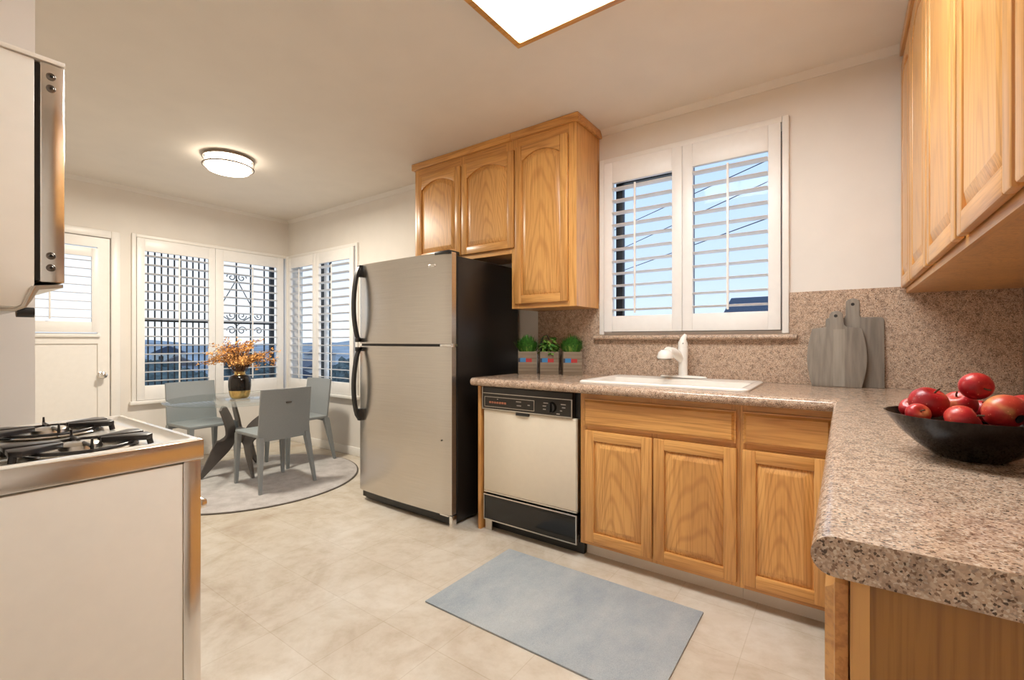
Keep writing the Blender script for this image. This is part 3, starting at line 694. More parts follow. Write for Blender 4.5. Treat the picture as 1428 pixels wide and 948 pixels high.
# ------------------------------------------------------------------ range with eye-level oven
rg = thing('cooking_range', 'vintage almond gas range with chrome trim and an eye-level upper oven', 'range', (-1.47, .12, 0))
RX0, RX1, RYB, RYF = -1.757, -1.187, -.205, .44
b = MB(); b.box(RX0 + .004, RX1 - .002, RYB, .404, .06, .872, bev=.003); b.box(RX0 + .02, RX1 - .03, RYB + .02, .36, 0, .06); b.build('body', 'enamel', rg)
for q0, q1 in ((RX1 - .03, RX1), (RX0, RX0 + .03)): MB().box(q0, q1, .404, .438, .05, .876, bev=.002).build('corner_trim', 'chrome', rg)
b = MB(); b.box(RX0 + .03, RX1 - .03, .404, .43, .30, .74, bev=.006); ld = b.build('oven_door', 'enamel', rg)
b = MB(); b.box(RX0 + .06, RX1 - .06, .455, .475, .742, .765, bev=.006); b.box(RX0 + .06, RX0 + .09, .43, .46, .744, .762).box(RX1 - .09, RX1 - .06, .43, .46, .744, .762); b.build('oven_handle', 'chrome', ld)
b = MB(); b.box(RX0 + .03, RX1 - .03, .404, .43, .07, .29, bev=.006); b.build('broiler_drawer', 'enamel', rg)
b = MB(); b.box(RX0 + .03, RX1 - .03, .404, .432, .75, .872, bev=.003); kp = b.build('knob_panel', 'chrome', rg)
for i in range(5): MB().cyl((RX0 + .09 + i * .0975, .431, .81), .022, .026, 'Y', 20, r2=.018).build('knob', 'blackplastic', kp)
# chrome band round the cooktop
b = MB(); b.box(RX1 - .006, RX1, RYB, RYF + .004, .876, .920, bev=.0015).box(RX0, RX0 + .006, RYB, RYF + .004, .876, .920, bev=.0015).box(RX0 + .006, RX1 - .006, RYF - .002, RYF + .004, .876, .920, bev=.0015)
b.build('chrome_band', 'chrome', rg)
# recessed cooktop with raised lip
b = MB()
def cr_(d, z, r): return [(x, y, z) for x, y in rrect(RX0 + .006 + d, RX1 - .006 - d, RYB + d, RYF - .002 - d, r)]
b.loft([cr_(0, .876, .004), cr_(0, .921, .004), cr_(.003, .924, .006), cr_(.013, .924, .010), cr_(.020, .915, .014), cr_(.030, .911, .02), cr_(.05, .911, .03)])
b.build('cooktop', 'cooktop', rg)
def burner(cx, cy):
    bu = MB(); bu.lathe([(.092, .004), (.098, .007), (.094, .009), (.075, .001), (.03, .0), (0, .0)], 36, (cx, cy, .9105)); o = bu.build('burner', 'chrome', rg)
    k = MB(); k.lathe([(0, 0), (.030, 0), (.036, .006), (.034, .014), (.026, .018), (0, .019)], 28, (cx, cy, .911)); k.build('burner_head', 'alu', o)
    g = MB()
    # cast grate: bow-tie wings on two sides, thin bars crossing
    for sg in (-1, 1):
        for s2 in (-1, 1):   # each side has two flat cast wings with a slot between them
            pl = [(cy + sg * .030, cx + s2 * .004), (cy + sg * .112, cx + s2 * .012), (cy + sg * .112, cx + s2 * .048), (cy + sg * .096, cx + s2 * .064), (cy + sg * .030, cx + s2 * .016)]
            g.prism(pl[::sg * s2], .011, 'Z', .924, mat=Matrix(((0, 1, 0, 0), (1, 0, 0, 0), (0, 0, 1, 0), (0, 0, 0, 1))), bev=.0015)
        g.tube([(cx - .046, cy + sg * .105, .930), (cx - .05, cy + sg * .108, .912)], .006, 8); g.tube([(cx + .046, cy + sg * .105, .930), (cx + .05, cy + sg * .108, .912)], .006, 8)
        g.tube([(cx + sg * .082, cy, .912), (cx + sg * .084, cy, .946)], .003, 8, radii=[.0035, .002])
        g.tube([(cx + sg * .083, cy, .930), (cx + sg * .022, cy, .930)], .0035, 8)
    ring = [(cx + .088 * math.cos(2 * PI * i / 28), cy + .088 * math.sin(2 * PI * i / 28), .922) for i in range(29)]
    g.tube(ring, .0035, 8, caps=False)
    g.build('grate', 'iron', o)
for cx, cy in ((-1.325, .262), (-1.61, .262), (-1.325, .02), (-1.61, .02)): burner(cx, cy)
box1('backguard', 'enamel', (RX0, RX1, RYB, RYB + .03, .925, 1.205), parent=rg)
# upper oven
b = MB(); b.prism([(RYB, 1.205), (.150, 1.205), (.156, 1.208), (.172, 1.247), (.172, 1.655), (RYB, 1.655)], RX1 - RX0, 'X', RX0, bev=.002); uo = b.build('upper_oven', 'enamel', rg)
b = MB(); b.box(RX0, RX1 + .003, RYB, .212, 1.656, 1.664, bev=.001); b.build('top_trim', 'enamel', uo)
b = MB(); b.box(RX0, RX1 + .001, .1785, .212, 1.252, 1.655, bev=.003); od = b.build('upper_oven_door', 'chrome', uo)
MB().box(RX0 + .06, RX1 - .06, .2115, .2145, 1.31, 1.60).build('door_glass', 'darkpane', od)
for z_ in (1.631, 1.609, 1.301, 1.279):
    b = MB(); b.lathe([(.0068, 0), (.0068, .0012), (.0056, .0022), (.0046, .0012), (.0028, .0022), (.0024, .001), (0, .001)], 20, mat=Matrix.Translation((RX1 + .0008, .193, z_)) @ Matrix.Rotation(PI / 2, 4, 'Y')); sc_ = b.build('screw', 'screwm', od)
    MB().cyl((RX1 + .0019, .193, z_), .0024, .0008, 'X', 6).build('hex_socket', 'blackplastic', sc_)
b = MB(); b.box(RX0 + .01, RX1 - .006, .172, .179, 1.255, 1.652); b.build('door_seal', 'blackplastic', uo)
b = MB(); b.prism([(.150, 1.203), (.156, 1.206), (.172, 1.245), (.210, 1.250), (.210, 1.244), (.178, 1.238), (.160, 1.200)], RX1 - RX0 - .004, 'X', RX0 + .002); b.build('visor', 'alu', uo)
b = MB(); b.tube([(RX1 + .001, .10, 1.199), (RX1 + .001, .148, 1.200), (RX1 + .001, .158, 1.206), (RX1 + .001, .171, 1.243)], .0035, 8); b.build('bottom_trim', 'alu', uo)
MB().cyl((RX1 - .006, .150, 1.196), .009, .022, 'Y', 18).build('visor_knob', 'blackplastic', uo)

# ------------------------------------------------------------------ lamps
kl = thing('ceiling_light', 'large rectangular wood-framed fluorescent ceiling light over the kitchen', 'ceiling light', (-.63, 1.41, ZC))
KX0, KX1, KY0, KY1, KZ = -1.205, -.06, 1.10, 1.722, 2.475
b = MB(); t_ = .027
b.box(KX0, KX1, KY0, KY0 + t_, KZ, ZC - .001).box(KX0, KX1, KY1 - t_, KY1, KZ, ZC - .001).box(KX0, KX0 + t_, KY0 + t_, KY1 - t_, KZ, ZC - .001).box(KX1 - t_, KX1, KY0 + t_, KY1 - t_, KZ, ZC - .001); b.build('wood_frame', 'oakX', kl)
box1('diffuser', 'diff', (KX0 + t_, KX1 - t_, KY0 + t_, KY1 - t_, KZ + .012, KZ + .018), parent=kl)
dl = thing('ceiling_light', 'round flush drum ceiling light with two metal rings over the dining table', 'ceiling light', (-3.76, 1.57, ZC))
lx, ly = -3.76, 1.57
MB().lathe([(0, 0), (.16, 0), (.165, -.012), (.165, -.014), (0, -.014)], 48, (lx, ly, ZC - .001)).build('canopy', 'nickel', dl)
MB().lathe([(.150, -.014), (.152, -.05), (.150, -.085), (.135, -.103), (.08, -.112), (0, -.114)], 48, (lx, ly, ZC)).build('glass_shade', 'diff2', dl)
ad_ = bpy.data.lights.new('drum_bulb', 'AREA'); ad_.shape = 'DISK'; ad_.size = .28; ad_.energy = DINING_WATTS; ad_.color = (1, .92, .78)
ao_ = bpy.data.objects.new('drum_bulb', ad_); C.objects.link(ao_); ao_.parent = dl; ao_.location = (0, 0, -.12)
for z_ in (-.018, -.076):
    MB().tube([(lx + .166 * math.cos(2 * PI * i / 48), ly + .166 * math.sin(2 * PI * i / 48), ZC + z_) for i in range(49)], .006, 8, caps=False).build('metal_ring', 'ringm', dl)
for k in range(3):
    a_ = math.radians(-65 + k * 120); MB().tube([(lx + .166 * math.cos(a_), ly + .166 * math.sin(a_), ZC - .014), (lx + .166 * math.cos(a_), ly + .166 * math.sin(a_), ZC - .082)], .004, 8).build('ring_post', 'ringm', dl)

# ------------------------------------------------------------------ rugs
def rect_rug():
    b = MB(); nx, ny = 40, 26; x0, x1, y0, y1 = -1.488, -.478, 1.415, 2.040
    b.box(x0, x1, y0, y1, .0005, .0085, bev=.003, mi=0)
    return b.build('floor_mat', 'rugb')
tag(rect_rug(), 'blue-grey rectangular rug on the floor in front of the sink cabinet', 'rug')
rr = thing('round_rug', 'round light grey rug under the dining table', 'rug', (-3.97, 1.86, 0))
MB().lathe([(0, .0005), (.80, .0005), (.806, .004), (.803, .0095), (.79, .011), (0, .011)], 72, (-3.97, 1.86, 0)).build('pile', 'rugg', rr)
MB().lathe([(.803, .0005), (.815, .0005), (.816, .006), (.806, .008), (.803, .006)], 72, (-3.97, 1.86, 0)).build('binding', 'rugedge', rr)

# ------------------------------------------------------------------ dining table
TCX, TCY, TZ = -4.25, 1.865, .65
tb = thing('dining_table', 'round glass dining table on a dark sculptural three-blade base', 'table', (TCX, TCY, .011))
MB().lathe([(0, 0), (.54, 0), (.545, .003), (.545, .009), (.54, .012), (0, .012)], 72, (TCX, TCY, TZ - .012)).build('glass_top', 'tglass', tb)
def blade(a0, a1):
    cl = []; n = 18
    P0 = Vector((.30 * math.cos(a0), .30 * math.sin(a0), .0125)); P3 = Vector((.44 * math.cos(a1), .44 * math.sin(a1), TZ - .013))
    am = (a0 + a1) / 2
    P1 = Vector((.10 * math.cos(a0), .10 * math.sin(a0), .34)); P2 = Vector((.02 * math.cos(am), .02 * math.sin(am), .30))
    rings = []
    for i in range(n + 1):
        s = i / n; u = 1 - s
        p = P0 * u ** 3 + P1 * 3 * u * u * s + P2 * 3 * u * s * s + P3 * s ** 3
        d = ((P1 - P0) * u * u + (P2 - P1) * 2 * u * s + (P3 - P2) * s * s).normalized()
        rad = Vector((p.x, p.y, 0)).normalized() if Vector((p.x, p.y, 0)).length > .01 else Vector((math.cos(am), math.sin(am), 0))
        tang = Vector((-rad.y, rad.x, 0)); wdir = d.cross(tang).normalized()
        tang = d.cross(wdir).normalized()
        wv = .012 + .052 * math.sin(PI * s) + .030 * s
        th = .008
        q = [p + wdir * wv + tang * th, p + wdir * wv - tang * th, p - wdir * wv - tang * th, p - wdir * wv + tang * th]
        q = [Vector((v.x, v.y, min(max(v.z, .0125), TZ - .0125))) for v in q]
        rings.append([v + Vector((TCX, TCY, 0)) for v in q])
    b = MB(); b.loft(rings); b.build('leg', 'tbase', tb)
for q0, q1 in ((-92, -40), (-5, 58), (130, 165)): blade(math.radians(q0), math.radians(q1))
MB().lathe([(0, .26), (.05, .27), (.065, .33), (.05, .38), (0, .40)], 24, (TCX, TCY, 0)).build('hub', 'tbase', tb)

# chairs
def make_chair():
    r = thing('dining_chair', 'x', 'chair', (0, 0, .011), 'grey dining chairs')
    sz = .425; w0 = .195
    b = MB(); pts = rrect(-.20, .20, -w0, w0, .02); b.prism(pts, .026, 'Z', sz - .026, bev=.005); b.build('seat', 'chairg', r, local=True)
    # backrest: curved panel
    rings = []; nz, ny = 8, 12
    def bp(s, t):   # s across -1..1, t 0..1 up
        return Vector((-.188 - .045 * t - .028 * (1 - s * s) * (.3 + .7 * t), s * (w0 + .006 - .004 * t), .37 + (.395) * t))
    b = MB(); t = bmesh.new(); fr_, bk = [], []
    for j in range(nz + 1):
        fr_.append([t.verts.new(bp(-1 + 2 * i / ny, j / nz) + Vector((.008, 0, 0))) for i in range(ny + 1)])
        bk.append([t.verts.new(bp(-1 + 2 * i / ny, j / nz) - Vector((.008, 0, 0))) for i in range(ny + 1)])
    for j in range(nz):
        for i in range(ny):
            t.faces.new([fr_[j][i], fr_[j][i + 1], fr_[j + 1][i + 1], fr_[j + 1][i]]); t.faces.new([bk[j][i + 1], bk[j][i], bk[j + 1][i], bk[j + 1][i + 1]])
        t.faces.new([fr_[j][0], fr_[j + 1][0], bk[j + 1][0], bk[j][0]]); t.faces.new([fr_[j + 1][ny], fr_[j][ny], bk[j][ny], bk[j + 1][ny]])
    for i in range(ny):
        t.faces.new([fr_[nz][i], fr_[nz][i + 1], bk[nz][i + 1], bk[nz][i]]); t.faces.new([fr_[0][i + 1], fr_[0][i], bk[0][i], bk[0][i + 1]])
    bmesh.ops.recalc_face_normals(t, faces=t.faces[:]); b._merge(t, 0); bk_ = b.build('backrest', 'chairg', r, local=True)
    MB().box(-.268, -.258, -.022, .022, .655, .664, bev=.002).build('grip_slot', 'tbase', bk_, local=True)
    for sg in (-1, 1):
        def ringq(x, y, z, a, c): return [(x - a, y - c, z), (x + a, y - c, z), (x + a, y + c, z), (x - a, y + c, z)]
        b = MB(); b.loft([ringq(.185, sg * .188, 0, .011, .011), ringq(.178, sg * .176, sz - .024, .022, .018)]); b.build('leg', 'chairg', r, local=True)
        b = MB(); b.loft([ringq(-.262, sg * .216, 0, .010, .010), ringq(-.195, sg * .183, sz - .05, .026, .018), ringq(-.19, sg * .182, sz - .022, .022, .018)]); b.build('leg', 'chairg', r, local=True)
    return r
ch = make_chair(); ch['label'] = 'grey dining chair with its back to the camera, nearest the kitchen'; ch.location = (-3.745, 1.885, .011); ch.rotation_euler.z = PI
c_ = copy_tree(ch); c_['label'] = 'grey dining chair by the back door side of the table, seat facing the refrigerator'; c_.location = (-4.56, 1.70, .011); c_.rotation_euler.z = math.radians(4)
c_ = copy_tree(ch); c_['label'] = 'grey dining chair under the window beside the refrigerator, behind the table'; c_.location = (-4.19, 2.34, .011); c_.rotation_euler.z = -PI / 2

# vase and bouquet
vx, vy = -4.24, 1.86
va = thing('vase', 'black and gold vase on the glass dining table', 'vase', (vx, vy, TZ))
MB().lathe([(0, 0), (.070, 0), (.082, .008), (.092, .030), (.098, .062), (.0985, .066)], 40, mat=Matrix.Translation((vx, vy, TZ + .0005)) @ Matrix.Diagonal((.84, .84, 1.02, 1))).build('gold_base', 'gold', va)
MB().lathe([(.0985, .066), (.103, .10), (.103, .15), (.098, .175), (.080, .192), (.058, .197)], 40, mat=Matrix.Translation((vx, vy, TZ + .0005)) @ Matrix.Diagonal((.84, .84, 1.02, 1))).build('body', 'vasek', va)
MB().lathe([(.058, .197), (.050, .204), (.050, .222), (.056, .226), (.046, .226), (.042, .204), (.05, .195)], 40, mat=Matrix.Translation((vx, vy, TZ + .0005)) @ Matrix.Diagonal((.84, .84, 1.02, 1))).build('neck', 'gold', va)
bq = thing('dried_bouquet', 'orange dried leafy branches standing in the black and gold vase', 'dried flowers', (vx, vy, TZ + .22))
b = MB(); f = MB()
rv = Vector((.811, .585, 0))
for k in range(58):
    a_ = R.uniform(0, 2 * PI); el_ = R.uniform(.10, .62) if k % 3 else R.uniform(.7, 1.4); ln = R.uniform(.20, .33)
    base = Vector((vx + R.uniform(-.03, .03), vy + R.uniform(-.03, .03), TZ + .20)); d = Vector((math.cos(a_) * math.cos(el_), math.sin(a_) * math.cos(el_), math.sin(el_)))
    # branches splay wider along one side
    pts = []
    for i in range(7):
        s = i / 6; pts.append(base + Vector((0, 0, .06)) * min(1, s * 3) + d * ln * s + Vector((0, 0, .05 * math.sin(PI * s) - .02 * s)))
    b.tube(pts, .002, 5, radii=[.003, .0028, .0025, .002, .0018, .0014, .001])
    for i in range(34):
        s = R.uniform(.25, 1.0); q = pts[min(5, int(s * 6))].lerp(pts[min(6, int(s * 6) + 1)], s * 6 - int(s * 6) if s < 1 else 1)
        n_ = Vector((R.gauss(0, 1), R.gauss(0, 1), R.gauss(0, 1))).normalized(); o_ = n_.orthogonal().normalized(); o2 = n_.cross(o_); ls = R.uniform(.007, .015)
        q = q + Vector((R.gauss(0, .008), R.gauss(0, .008), R.gauss(0, .008)))
        f.quad(q, q + o_ * ls + o2 * ls * .5 + n_ * ls * .3, q + o_ * ls * 2.0, q + o_ * ls - o2 * ls * .5 + n_ * ls * .3)
b.build('branches', 'stem', bq); lf = f.build('leaves', 'dried', bq); lf['kind'] = 'stuff'

# ------------------------------------------------------------------ planters
def planter(px, py, kind, label):
    x = y = 0.0; ZT = 0.0
    p = thing('potted_herb', label, 'potted plant', (px, py, .92), 'herb planters on the counter', math.radians(36))
    w_ = .062; h_ = .152
    b = MB(); b.box(x - w_, x + w_, y - w_, y - w_ + .010, ZT + .0005, ZT + h_, bev=.001).box(x - w_, x + w_, y + w_ - .010, y + w_, ZT + .0005, ZT + h_, bev=.001)
    b.box(x - w_, x - w_ + .010, y - w_ + .010, y + w_ - .010, ZT + .0005, ZT + h_, bev=.001).box(x + w_ - .010, x + w_, y - w_ + .010, y + w_ - .010, ZT + .0005, ZT + h_, bev=.001)
    b.box(x - w_ + .01, x + w_ - .01, y - w_ + .01, y + w_ - .01, ZT + .001, ZT + .01)
    cr8 = b.build('crate', 'crate', p, local=True)
    b = MB(); yy = y - w_ - .0012
    b.box(x - .062, x - .050, yy, y - w_ + .001, ZT + .082, ZT + .108, mi=2).box(x - .050, x - .012, yy, y - w_ + .001, ZT + .082, ZT + .110, mi=0).box(x - .012, x + .028, yy, y - w_ + .001, ZT + .082, ZT + .106, mi=1)
    b.build('colour_tag', ['tagblue', 'tagred', 'tagdark'], cr8, local=True)
    MB().box(x - w_ + .01, x + w_ - .01, y - w_ + .01, y + w_ - .01, ZT + h_ - .02, ZT + h_ - .01).build('soil', 'soil', p, local=True)
    f = MB(); zb = ZT + h_ - .012
    if kind == 'tuft':
        for i in range(520):
            a_ = R.uniform(0, 2 * PI); r_ = .05 * math.sqrt(R.random()); q = Vector((x + r_ * math.cos(a_), y + r_ * math.sin(a_), zb))
            ln = R.uniform(.085, .135) * (1.06 - .42 * (r_ / .05) ** 2); out = Vector((math.cos(a_), math.sin(a_), 0)) * (r_ / .05) * R.uniform(.2, .75) + Vector((R.gauss(0, .12), R.gauss(0, .12), 0))
            tip = q + (out + Vector((0, 0, 1))).normalized() * ln; sd = Vector((-out.y, out.x, 0)); sd = (sd.normalized() if sd.length > .01 else Vector((1, 0, 0))) * R.uniform(.003, .0055)
            md = q.lerp(tip, .6) + Vector((0, 0, .004))
            f.quad(q - sd * .6, q + sd * .6, md + sd, md - sd, mi=R.choice((0, 0, 0, 1))); f.bm.faces.new([f.bm.verts.new(v) for v in (md - sd, md + sd, tip)])
        m_ = ['herb', 'herb2']
    else:
        for i in range(260):
            a_ = R.uniform(0, 2 * PI); r_ = .055 * math.sqrt(R.random()); q = Vector((x + r_ * math.cos(a_), y + r_ * math.sin(a_), zb + R.uniform(.005, .125) * (1 - r_ * r_ / .0065)))
            n_ = Vector((math.cos(a_) * .6 + R.gauss(0, .4), math.sin(a_) * .6 + R.gauss(0, .4), 1)).normalized(); o_ = Vector((math.cos(a_), math.sin(a_), R.uniform(-.3, .5))); o_ = (o_ - n_ * o_.dot(n_)).normalized(); o2 = n_.cross(o_); ls = R.uniform(.012, .02)
            f.quad(q, q + o_ * ls - o2 * ls * .5, q + o_ * ls * 2, q + o_ * ls + o2 * ls * .5, mi=R.choice((0, 0, 1, 1)))
        m_ = ['herb', 'herb2']
        MB().tube([(x - .055, y, zb - .005), (x - .052, y, zb + .07), (x - .038, y, zb + .112), (x - .012, y, zb + .122), (x + .004, y, zb + .09)], .0045, 8).build('curved_stalk', 'blackplastic', p, local=True)
    g = f.build('foliage', m_, p, local=True); g['kind'] = 'stuff'
planter(-1.758, 2.62, 'tuft', 'grassy green herb in a small wooden crate, closest to the refrigerator')
planter(-1.616, 2.668, 'leafy', 'leafy light green herb with dark curved stalk, in the middle wooden crate')
planter(-1.465, 2.71, 'tuft', 'grassy green herb in a small wooden crate, closest to the sink')

# ------------------------------------------------------------------ cutting boards
def lean(y, ang): return Matrix.Translation((0, y, ZT + .001)) @ Matrix.Rotation(-ang, 4, 'X')
def cboard(name, label, outline, cx, y, ang, th, hole, neck):
    r = thing(name, label, 'cutting board', (cx, y, ZT), 'cutting boards against the backsplash')
    # outline in (x, z) local to board; grip hole cut by bridging rings
    b = MB(); b.prism(outline, th, 'Y', 0, bev=.002); o = b.build('board', 'gw', r, mat=lean(y, ang))
    k = MB(); k.cyl((hole[0], -.0012, hole[1]), .0075, th + .0024, 'Y', 18); k.build('grip_hole', 'blackplastic', o, mat=lean(y, ang))
    return r, o
hh = .338
x0, x1 = -.075, .155
out = [(x0, 0), (x1, 0), (x1, hh - .014), (x1 - .004, hh - .004), (x1 - .014, hh), (.068, hh), (.062, hh + .012), (.062, hh + .072)]
out += [(.0345 + .0275 * math.cos(PI * i / 10), hh + .072 + .022 * math.sin(PI * i / 10)) for i in range(1, 10)]
out += [(.007, hh + .072), (.007, hh + .012), (.001, hh), (x0 + .01, hh), (x0 + .002, hh - .005), (x0, hh - .012)]
rb, ob = cboard('cutting_board', 'square-cornered grey wooden cutting board with round-topped handle, leaning behind the barrel-shaped one', out, .04, 2.775, math.radians(4), .016, (.0345, hh + .065), None)
ob.parent['label'] = 'square-cornered grey wooden cutting board leaning on backsplash behind a barrel-shaped board'
hh = .285; cx = -.031
left = []; right = []
for i in range(13):
    t = i / 12; wv = .096 + .024 * math.sin(PI * (t * .92 + .04)); left.append((cx - wv, hh * t)); right.append((cx + wv, hh * t))
out = right + [(cx + .04, hh + .008), (cx + .030, hh + .02), (cx + .028, hh + .065)] + [(cx + .028 * math.cos(PI * i / 10), hh + .065 + .022 * math.sin(PI * i / 10)) for i in range(1, 10)] + [(cx - .028, hh + .065), (cx - .030, hh + .02), (cx - .04, hh + .008)] + left[::-1]
rf, of = cboard('cutting_board', 'barrel-shaped grey wooden cutting board with rounded handle, in front of another board', out, cx, 2.735, math.radians(5), .016, (cx - .002, hh + .062), None)
b = MB(); b.box(cx - .012, cx + .034, -.0006, .002, .004, hh - .004); b.build('pale_stave', 'gwlight', of, mat=lean(2.735, math.radians(5)))

# ------------------------------------------------------------------ fruit bowl
BX, BY = .197, 1.232
tag(MB().lathe([(0, .001), (.055, .001), (.060, .004), (.085, .022), (.115, .050), (.134, .076), (.141, .087), (.1425, .089), (.139, .089), (.131, .077), (.111, .052), (.081, .026), (.05, .012), (0, .010)], 56, mat=Matrix.Translation((BX, BY, ZT)) @ Matrix.Diagonal((.915, .915, .93, 1))).build('fruit_bowl', 'bowl'),
    'shiny black bowl full of red apples on the right-hand counter', 'bowl')
def apple_mesh(r, el=1.0):
    b = MB(); pr = []
    for i in range(17):
        t = PI * i / 16; rr_ = r * math.sin(t) * (1 + .06 * math.cos(t)); z_ = -r * math.cos(t) * .93 * el
        d_ = math.exp(-(t / .38) ** 2) * .18 * r - math.exp(-((PI - t) / .42) ** 2) * .26 * r
        pr.append((max(rr_, 0) if 0 < i < 16 else 0, z_ + d_))
    b.lathe(pr, 28); return b
def bw(lat, fwd, z): return (BX + lat * .987 + fwd * .158, BY - lat * .158 + fwd * .987, ZT + z)
AP = [(bw(-.059, -.010, .103), .032, (18, 22, 0), 'large red apple at the left of the bowl, upright, in front of two half-hidden ones'),
      (bw(.008, .0, .138), .026, (100, 20, 30), 'deep red apple sitting on top of the pile in the bowl'),
      (bw(-.016, .040, .098), .028, (30, -20, 0), 'orange-red apple in the middle of the bowl, under the topmost one'),
      (bw(.043, -.020, .096), .032, (70, 0, 75), 'red and yellow apple lying on its side, dark blossom end facing the camera'),
      (bw(.073, .036, .096), .030, (20, 30, 0), 'red apple at the right end of the bowl, behind the sideways one'),
      (bw(-.088, .034, .084), .022, (40, -30, 0), 'yellowish red apple at the back left of the bowl, mostly hidden'),
      (bw(-.010, -.064, .079), .028, (10, 60, 0), 'red apple low at the front centre of the bowl, half below the rim'),
      (bw(.020, .090, .082), .025, (0, 20, 0), 'red apple at the very back of the bowl, behind the middle one'),
      (bw(-.072, -.058, .084), .020, (60, 20, 0), 'small pinkish red apple low against the bowl rim at left'),
      (bw(.0, .0, .046), .030, (20, 50, 0), 'red apple buried at the bottom of the pile in the bowl')]
for (p, r_, ro, lab) in AP:
    o = apple_mesh(r_).build('apple', 'apple'); tag(o, lab, 'apple', 'apples in the black bowl')
    o.location = p; o.rotation_euler = [math.radians(a) for a in ro]
    if 'sideways' not in lab and 'blossom end' in lab: o.rotation_euler = Vector((.62, -.70, -.36)).to_track_quat('-Z', 'Y').to_euler()
    s_ = MB().tube([(0, 0, r_ * .62), (.001, 0, r_ * .85), (.004, .001, r_ * 1.06)], .0016, 6).build('stem', 'astem', o, local=True)
    k_ = MB().lathe([(0, .002), (.006, .001), (.0085, -.003), (.004, -.002), (0, -.001)], 12, (0, 0, -r_ * .755)).build('blossom_end', 'blackplastic', o, local=True)

# ------------------------------------------------------------------ outside
# iron bars outside the west window
gX = -5.60
gr = thing('security_grille', 'black iron grille of dense vertical bars outside the shutter by the back door', 'grille', (gX, 1.75, .4), 'iron grilles outside the windows')
for i in range(13): MB().box(gX - .006, gX + .006, 1.49 + i * .0555 - .0055, 1.49 + i * .0555 + .0055, .45, 2.35).build('bar', 'wrought', gr)
for z_ in (.46, 1.345, 2.06): MB().box(gX + .006, gX + .016, 1.46, 2.19, z_ - .010, z_ + .010).build('rail', 'wrought', gr)
gs = thing('security_grille', 'black iron grille with scrollwork and a thick post outside, behind the dried bouquet', 'grille', (gX, 2.5, .4), 'iron grilles outside the windows')
for y_ in (2.22, 2.42, 2.575, 2.73): MB().box(gX - .006, gX + .006, y_ - .006, y_ + .006, .45, 2.35).build('bar', 'wrought', gs)
MB().box(gX - .03, gX + .01, 2.80, 2.845, -.5, 2.20).build('post', 'wrought', gs)
MB().box(gX + .006, gX + .014, 2.19, 2.80, 1.335, 1.355).build('rail', 'wrought', gs)
def spiral(cy, cz, r0, turns, sgn, start, up=1):
    return [(gX + .01, cy + sgn * r0 * (1 - i / 26 * .8) * math.cos(start + turns * 2 * PI * i / 26), cz + up * r0 * (1 - i / 26 * .8) * math.sin(start + turns * 2 * PI * i / 26)) for i in range(27)]
for sg in (-1, 1):
    for (cy, cz, up) in ((2.42 + sg * .055, 1.43, 1), (2.42 + sg * .055, 1.26, -1), (2.42 + sg * .055, 1.86, -1)):
        MB().tube(spiral(cy, cz, .05, 1.3, -sg, PI, up), .005, 6).build('scroll', 'wrought', gs)
    MB().tube([(gX + .01, 2.42, 1.84), (gX + .01, 2.42 + sg * .155, 1.55)], .005, 6).build('diagonal', 'wrought', gs)
    MB().tube([(gX + .01, 2.42 + sg * .14, 1.345 + .07), (gX + .01, 2.42 + sg * .05, 1.36), (gX + .01, 2.42, 1.31), (gX + .01, 2.42, 1.20)], .005, 6).build('scroll', 'wrought', gs)
for up, cz in ((1, 1.43), (-1, 1.26)): MB().tube(spiral(2.66, cz, .045, 1.3, 1, PI, up), .005, 6).build('scroll', 'wrought', gs)
tag(box1('porch_post', 'wrought', (-4.985, -4.84, 3.08, 3.13, -.6, 2.14)), 'thick dark post outside the shutter beside the refrigerator', 'post')
tag(box1('downpipe', 'wrought', (-5.70, -5.65, 3.08, 3.12, -.6, 2.16)), 'thin dark pipe outside the shutter at the room corner', 'pipe')
# hillside, houses, trees
b = MB(); t = bmesh.new(); gx, gy = 60, 60; vv = {}
for i in range(gx + 1):
    for j in range(gy + 1):
        x_ = -400 + 380 * i / gx; y_ = -150 + 500 * j / gy; d_ = max(0, -x_ - 20) / 380
        z_ = -11 + 11.2 * d_ ** 1.3 + 2.5 * math.sin(x_ * .03 + y_ * .021) * d_ + 1.2 * math.sin(y_ * .07) * d_
        vv[i, j] = t.verts.new((x_, y_, z_))
for i in range(gx):
    for j in range(gy): t.faces.new([vv[i, j], vv[i + 1, j], vv[i + 1, j + 1], vv[i, j + 1]])
b._merge(t, 0); struct(b.build('hills', 'hill'))
def hz(x_, y_):
    d_ = max(0, -x_ - 20) / 380; return -11 + 11.2 * d_ ** 1.3 + 2.5 * math.sin(x_ * .03 + y_ * .021) * d_ + 1.2 * math.sin(y_ * .07) * d_
def house(x_, y_, w_, d_, h_, k, rz, label, group='houses on the hillside', zz=None):
    z_ = (hz(x_, y_) - .4) if zz is None else zz
    r = thing('house', label, 'house', (x_, y_, z_), group, rz)
    MB().box(-w_ / 2, w_ / 2, -d_ / 2, d_ / 2, 0, h_).build('wall', M['hwall'][k % 3], r, local=True)
    b = MB(); b.prism([(-d_ / 2 - .4, h_), (d_ / 2 + .4, h_), (0, h_ + d_ * .28)], w_ + .6, 'X', -w_ / 2 - .3); b.build('roof', M['hroof'][k % 3], r, local=True)
    for q in (-1, 1): MB().box(w_ / 2 - .02, w_ / 2 + .06, q * d_ * .22 - .6, q * d_ * .22 + .6, h_ * .45, h_ * .8).build('window', 'darkpane', r, local=True)
TREES = [(-30, 8.6, 10.5), (-38, 12.5, 10), (-33, 19.2, 9.2), (-54, 15.5, 10.0), (-53, 26, 9), (-68, 30, 10), (-60, 42, 9), (-72, 56, 9)]
PLACED = [(a, b_, 0) for a, b_, c_ in TREES]
k = 0
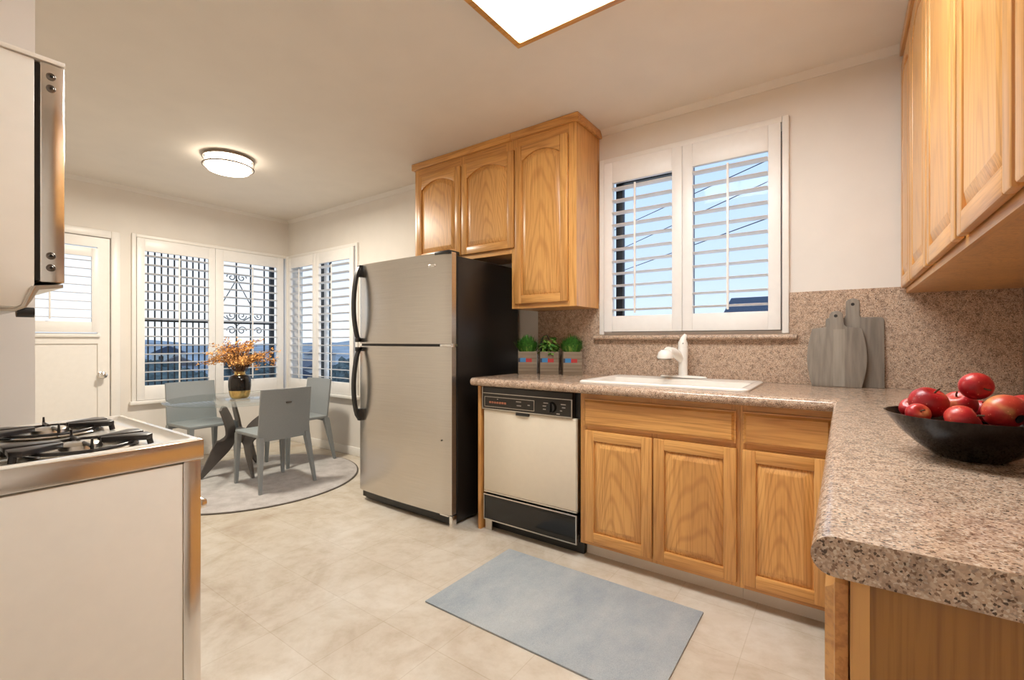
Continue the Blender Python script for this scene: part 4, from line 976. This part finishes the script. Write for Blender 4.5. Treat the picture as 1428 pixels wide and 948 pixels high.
for ring_d, n_ in ((42, 5), (64, 6), (90, 7), (130, 9), (185, 12)):
    for i in range(n_):
        a_ = math.radians(112 + 52 * (i + R.uniform(.35, .65)) / n_); x_, y_ = ring_d * math.cos(a_), ring_d * math.sin(a_)
        if x_ > -24 or any((x_ - u_) ** 2 + (y_ - v_) ** 2 < (17 ** 2 if q_ else 12.5 ** 2) for u_, v_, q_ in PLACED): continue
        PLACED.append((x_, y_, 1))
        house(x_, y_, R.uniform(8, 13), R.uniform(7, 10), R.uniform(3.2, 5.6), k, R.uniform(-.5, .5), 'house with dark gabled roof far off on the hillside beyond the windows'); k += 1
def tree(x_, y_, h_, label, group='trees beyond the dining windows'):
    z_ = hz(x_, y_) - .3; r = thing('tree', label, 'tree', (x_, y_, z_), group)
    MB().tube([(0, 0, 0), (.1, 0, h_ * .3), (0, .1, h_ * .55)], .25, 8, radii=[.35, .28, .2]).build('trunk', 'bark', r, local=True)
    t = bmesh.new(); bmesh.ops.create_icosphere(t, subdivisions=4, radius=1)
    for v in t.verts:
        n_ = 1 + .16 * math.sin(v.co.x * 7 + x_) * math.sin(v.co.y * 8 + 1) * math.sin(v.co.z * 7 + y_) + .1 * math.sin(v.co.x * 17 + v.co.z * 13 + y_) * math.sin(v.co.y * 19)
        v.co = v.co * n_
    b = MB(); b._merge(t, 0, Matrix.Translation((0, 0, h_ * .62)) @ Matrix.Diagonal((h_ * .36, h_ * .36, h_ * .4, 1))); b.build('crown', 'tree', r, local=True)
for i, (px, py, h_) in enumerate(TREES):
    tree(px, py, h_, 'dark round-crowned tree on the slope outside the dining windows')
# neighbour's roof and power lines behind the sink window
house(-1.15, 14.0, 2.2, 3.4, 3.3, 2, 0, 'dark-roofed neighbouring house seen low through the sink window shutter', 'neighbour house by the sink window', -1.92)
for k, (a, c_) in enumerate([((-4.842, 12., 4.292), (-1.06, 9., 4.25)), ((-4.806, 12., 3.707), (-1.06, 9., 3.88)), ((-4.775, 12., 3.093), (-1.06, 9., 3.252))]):
    A, B = Vector(a), Vector(c_); d_ = B - A; pts = [A - d_ * 1.2 + d_ * 3.4 * i / 20 for i in range(21)]
    lab = ['overhead cable crossing the sky outside the sink window, highest of three', 'overhead cable outside the sink window, between two other cables', 'overhead cable outside the sink window, lowest of three'][k]
    tag(MB().tube(pts, .009, 6).build('power_line', 'wrought'), lab, 'cable', 'overhead cables')
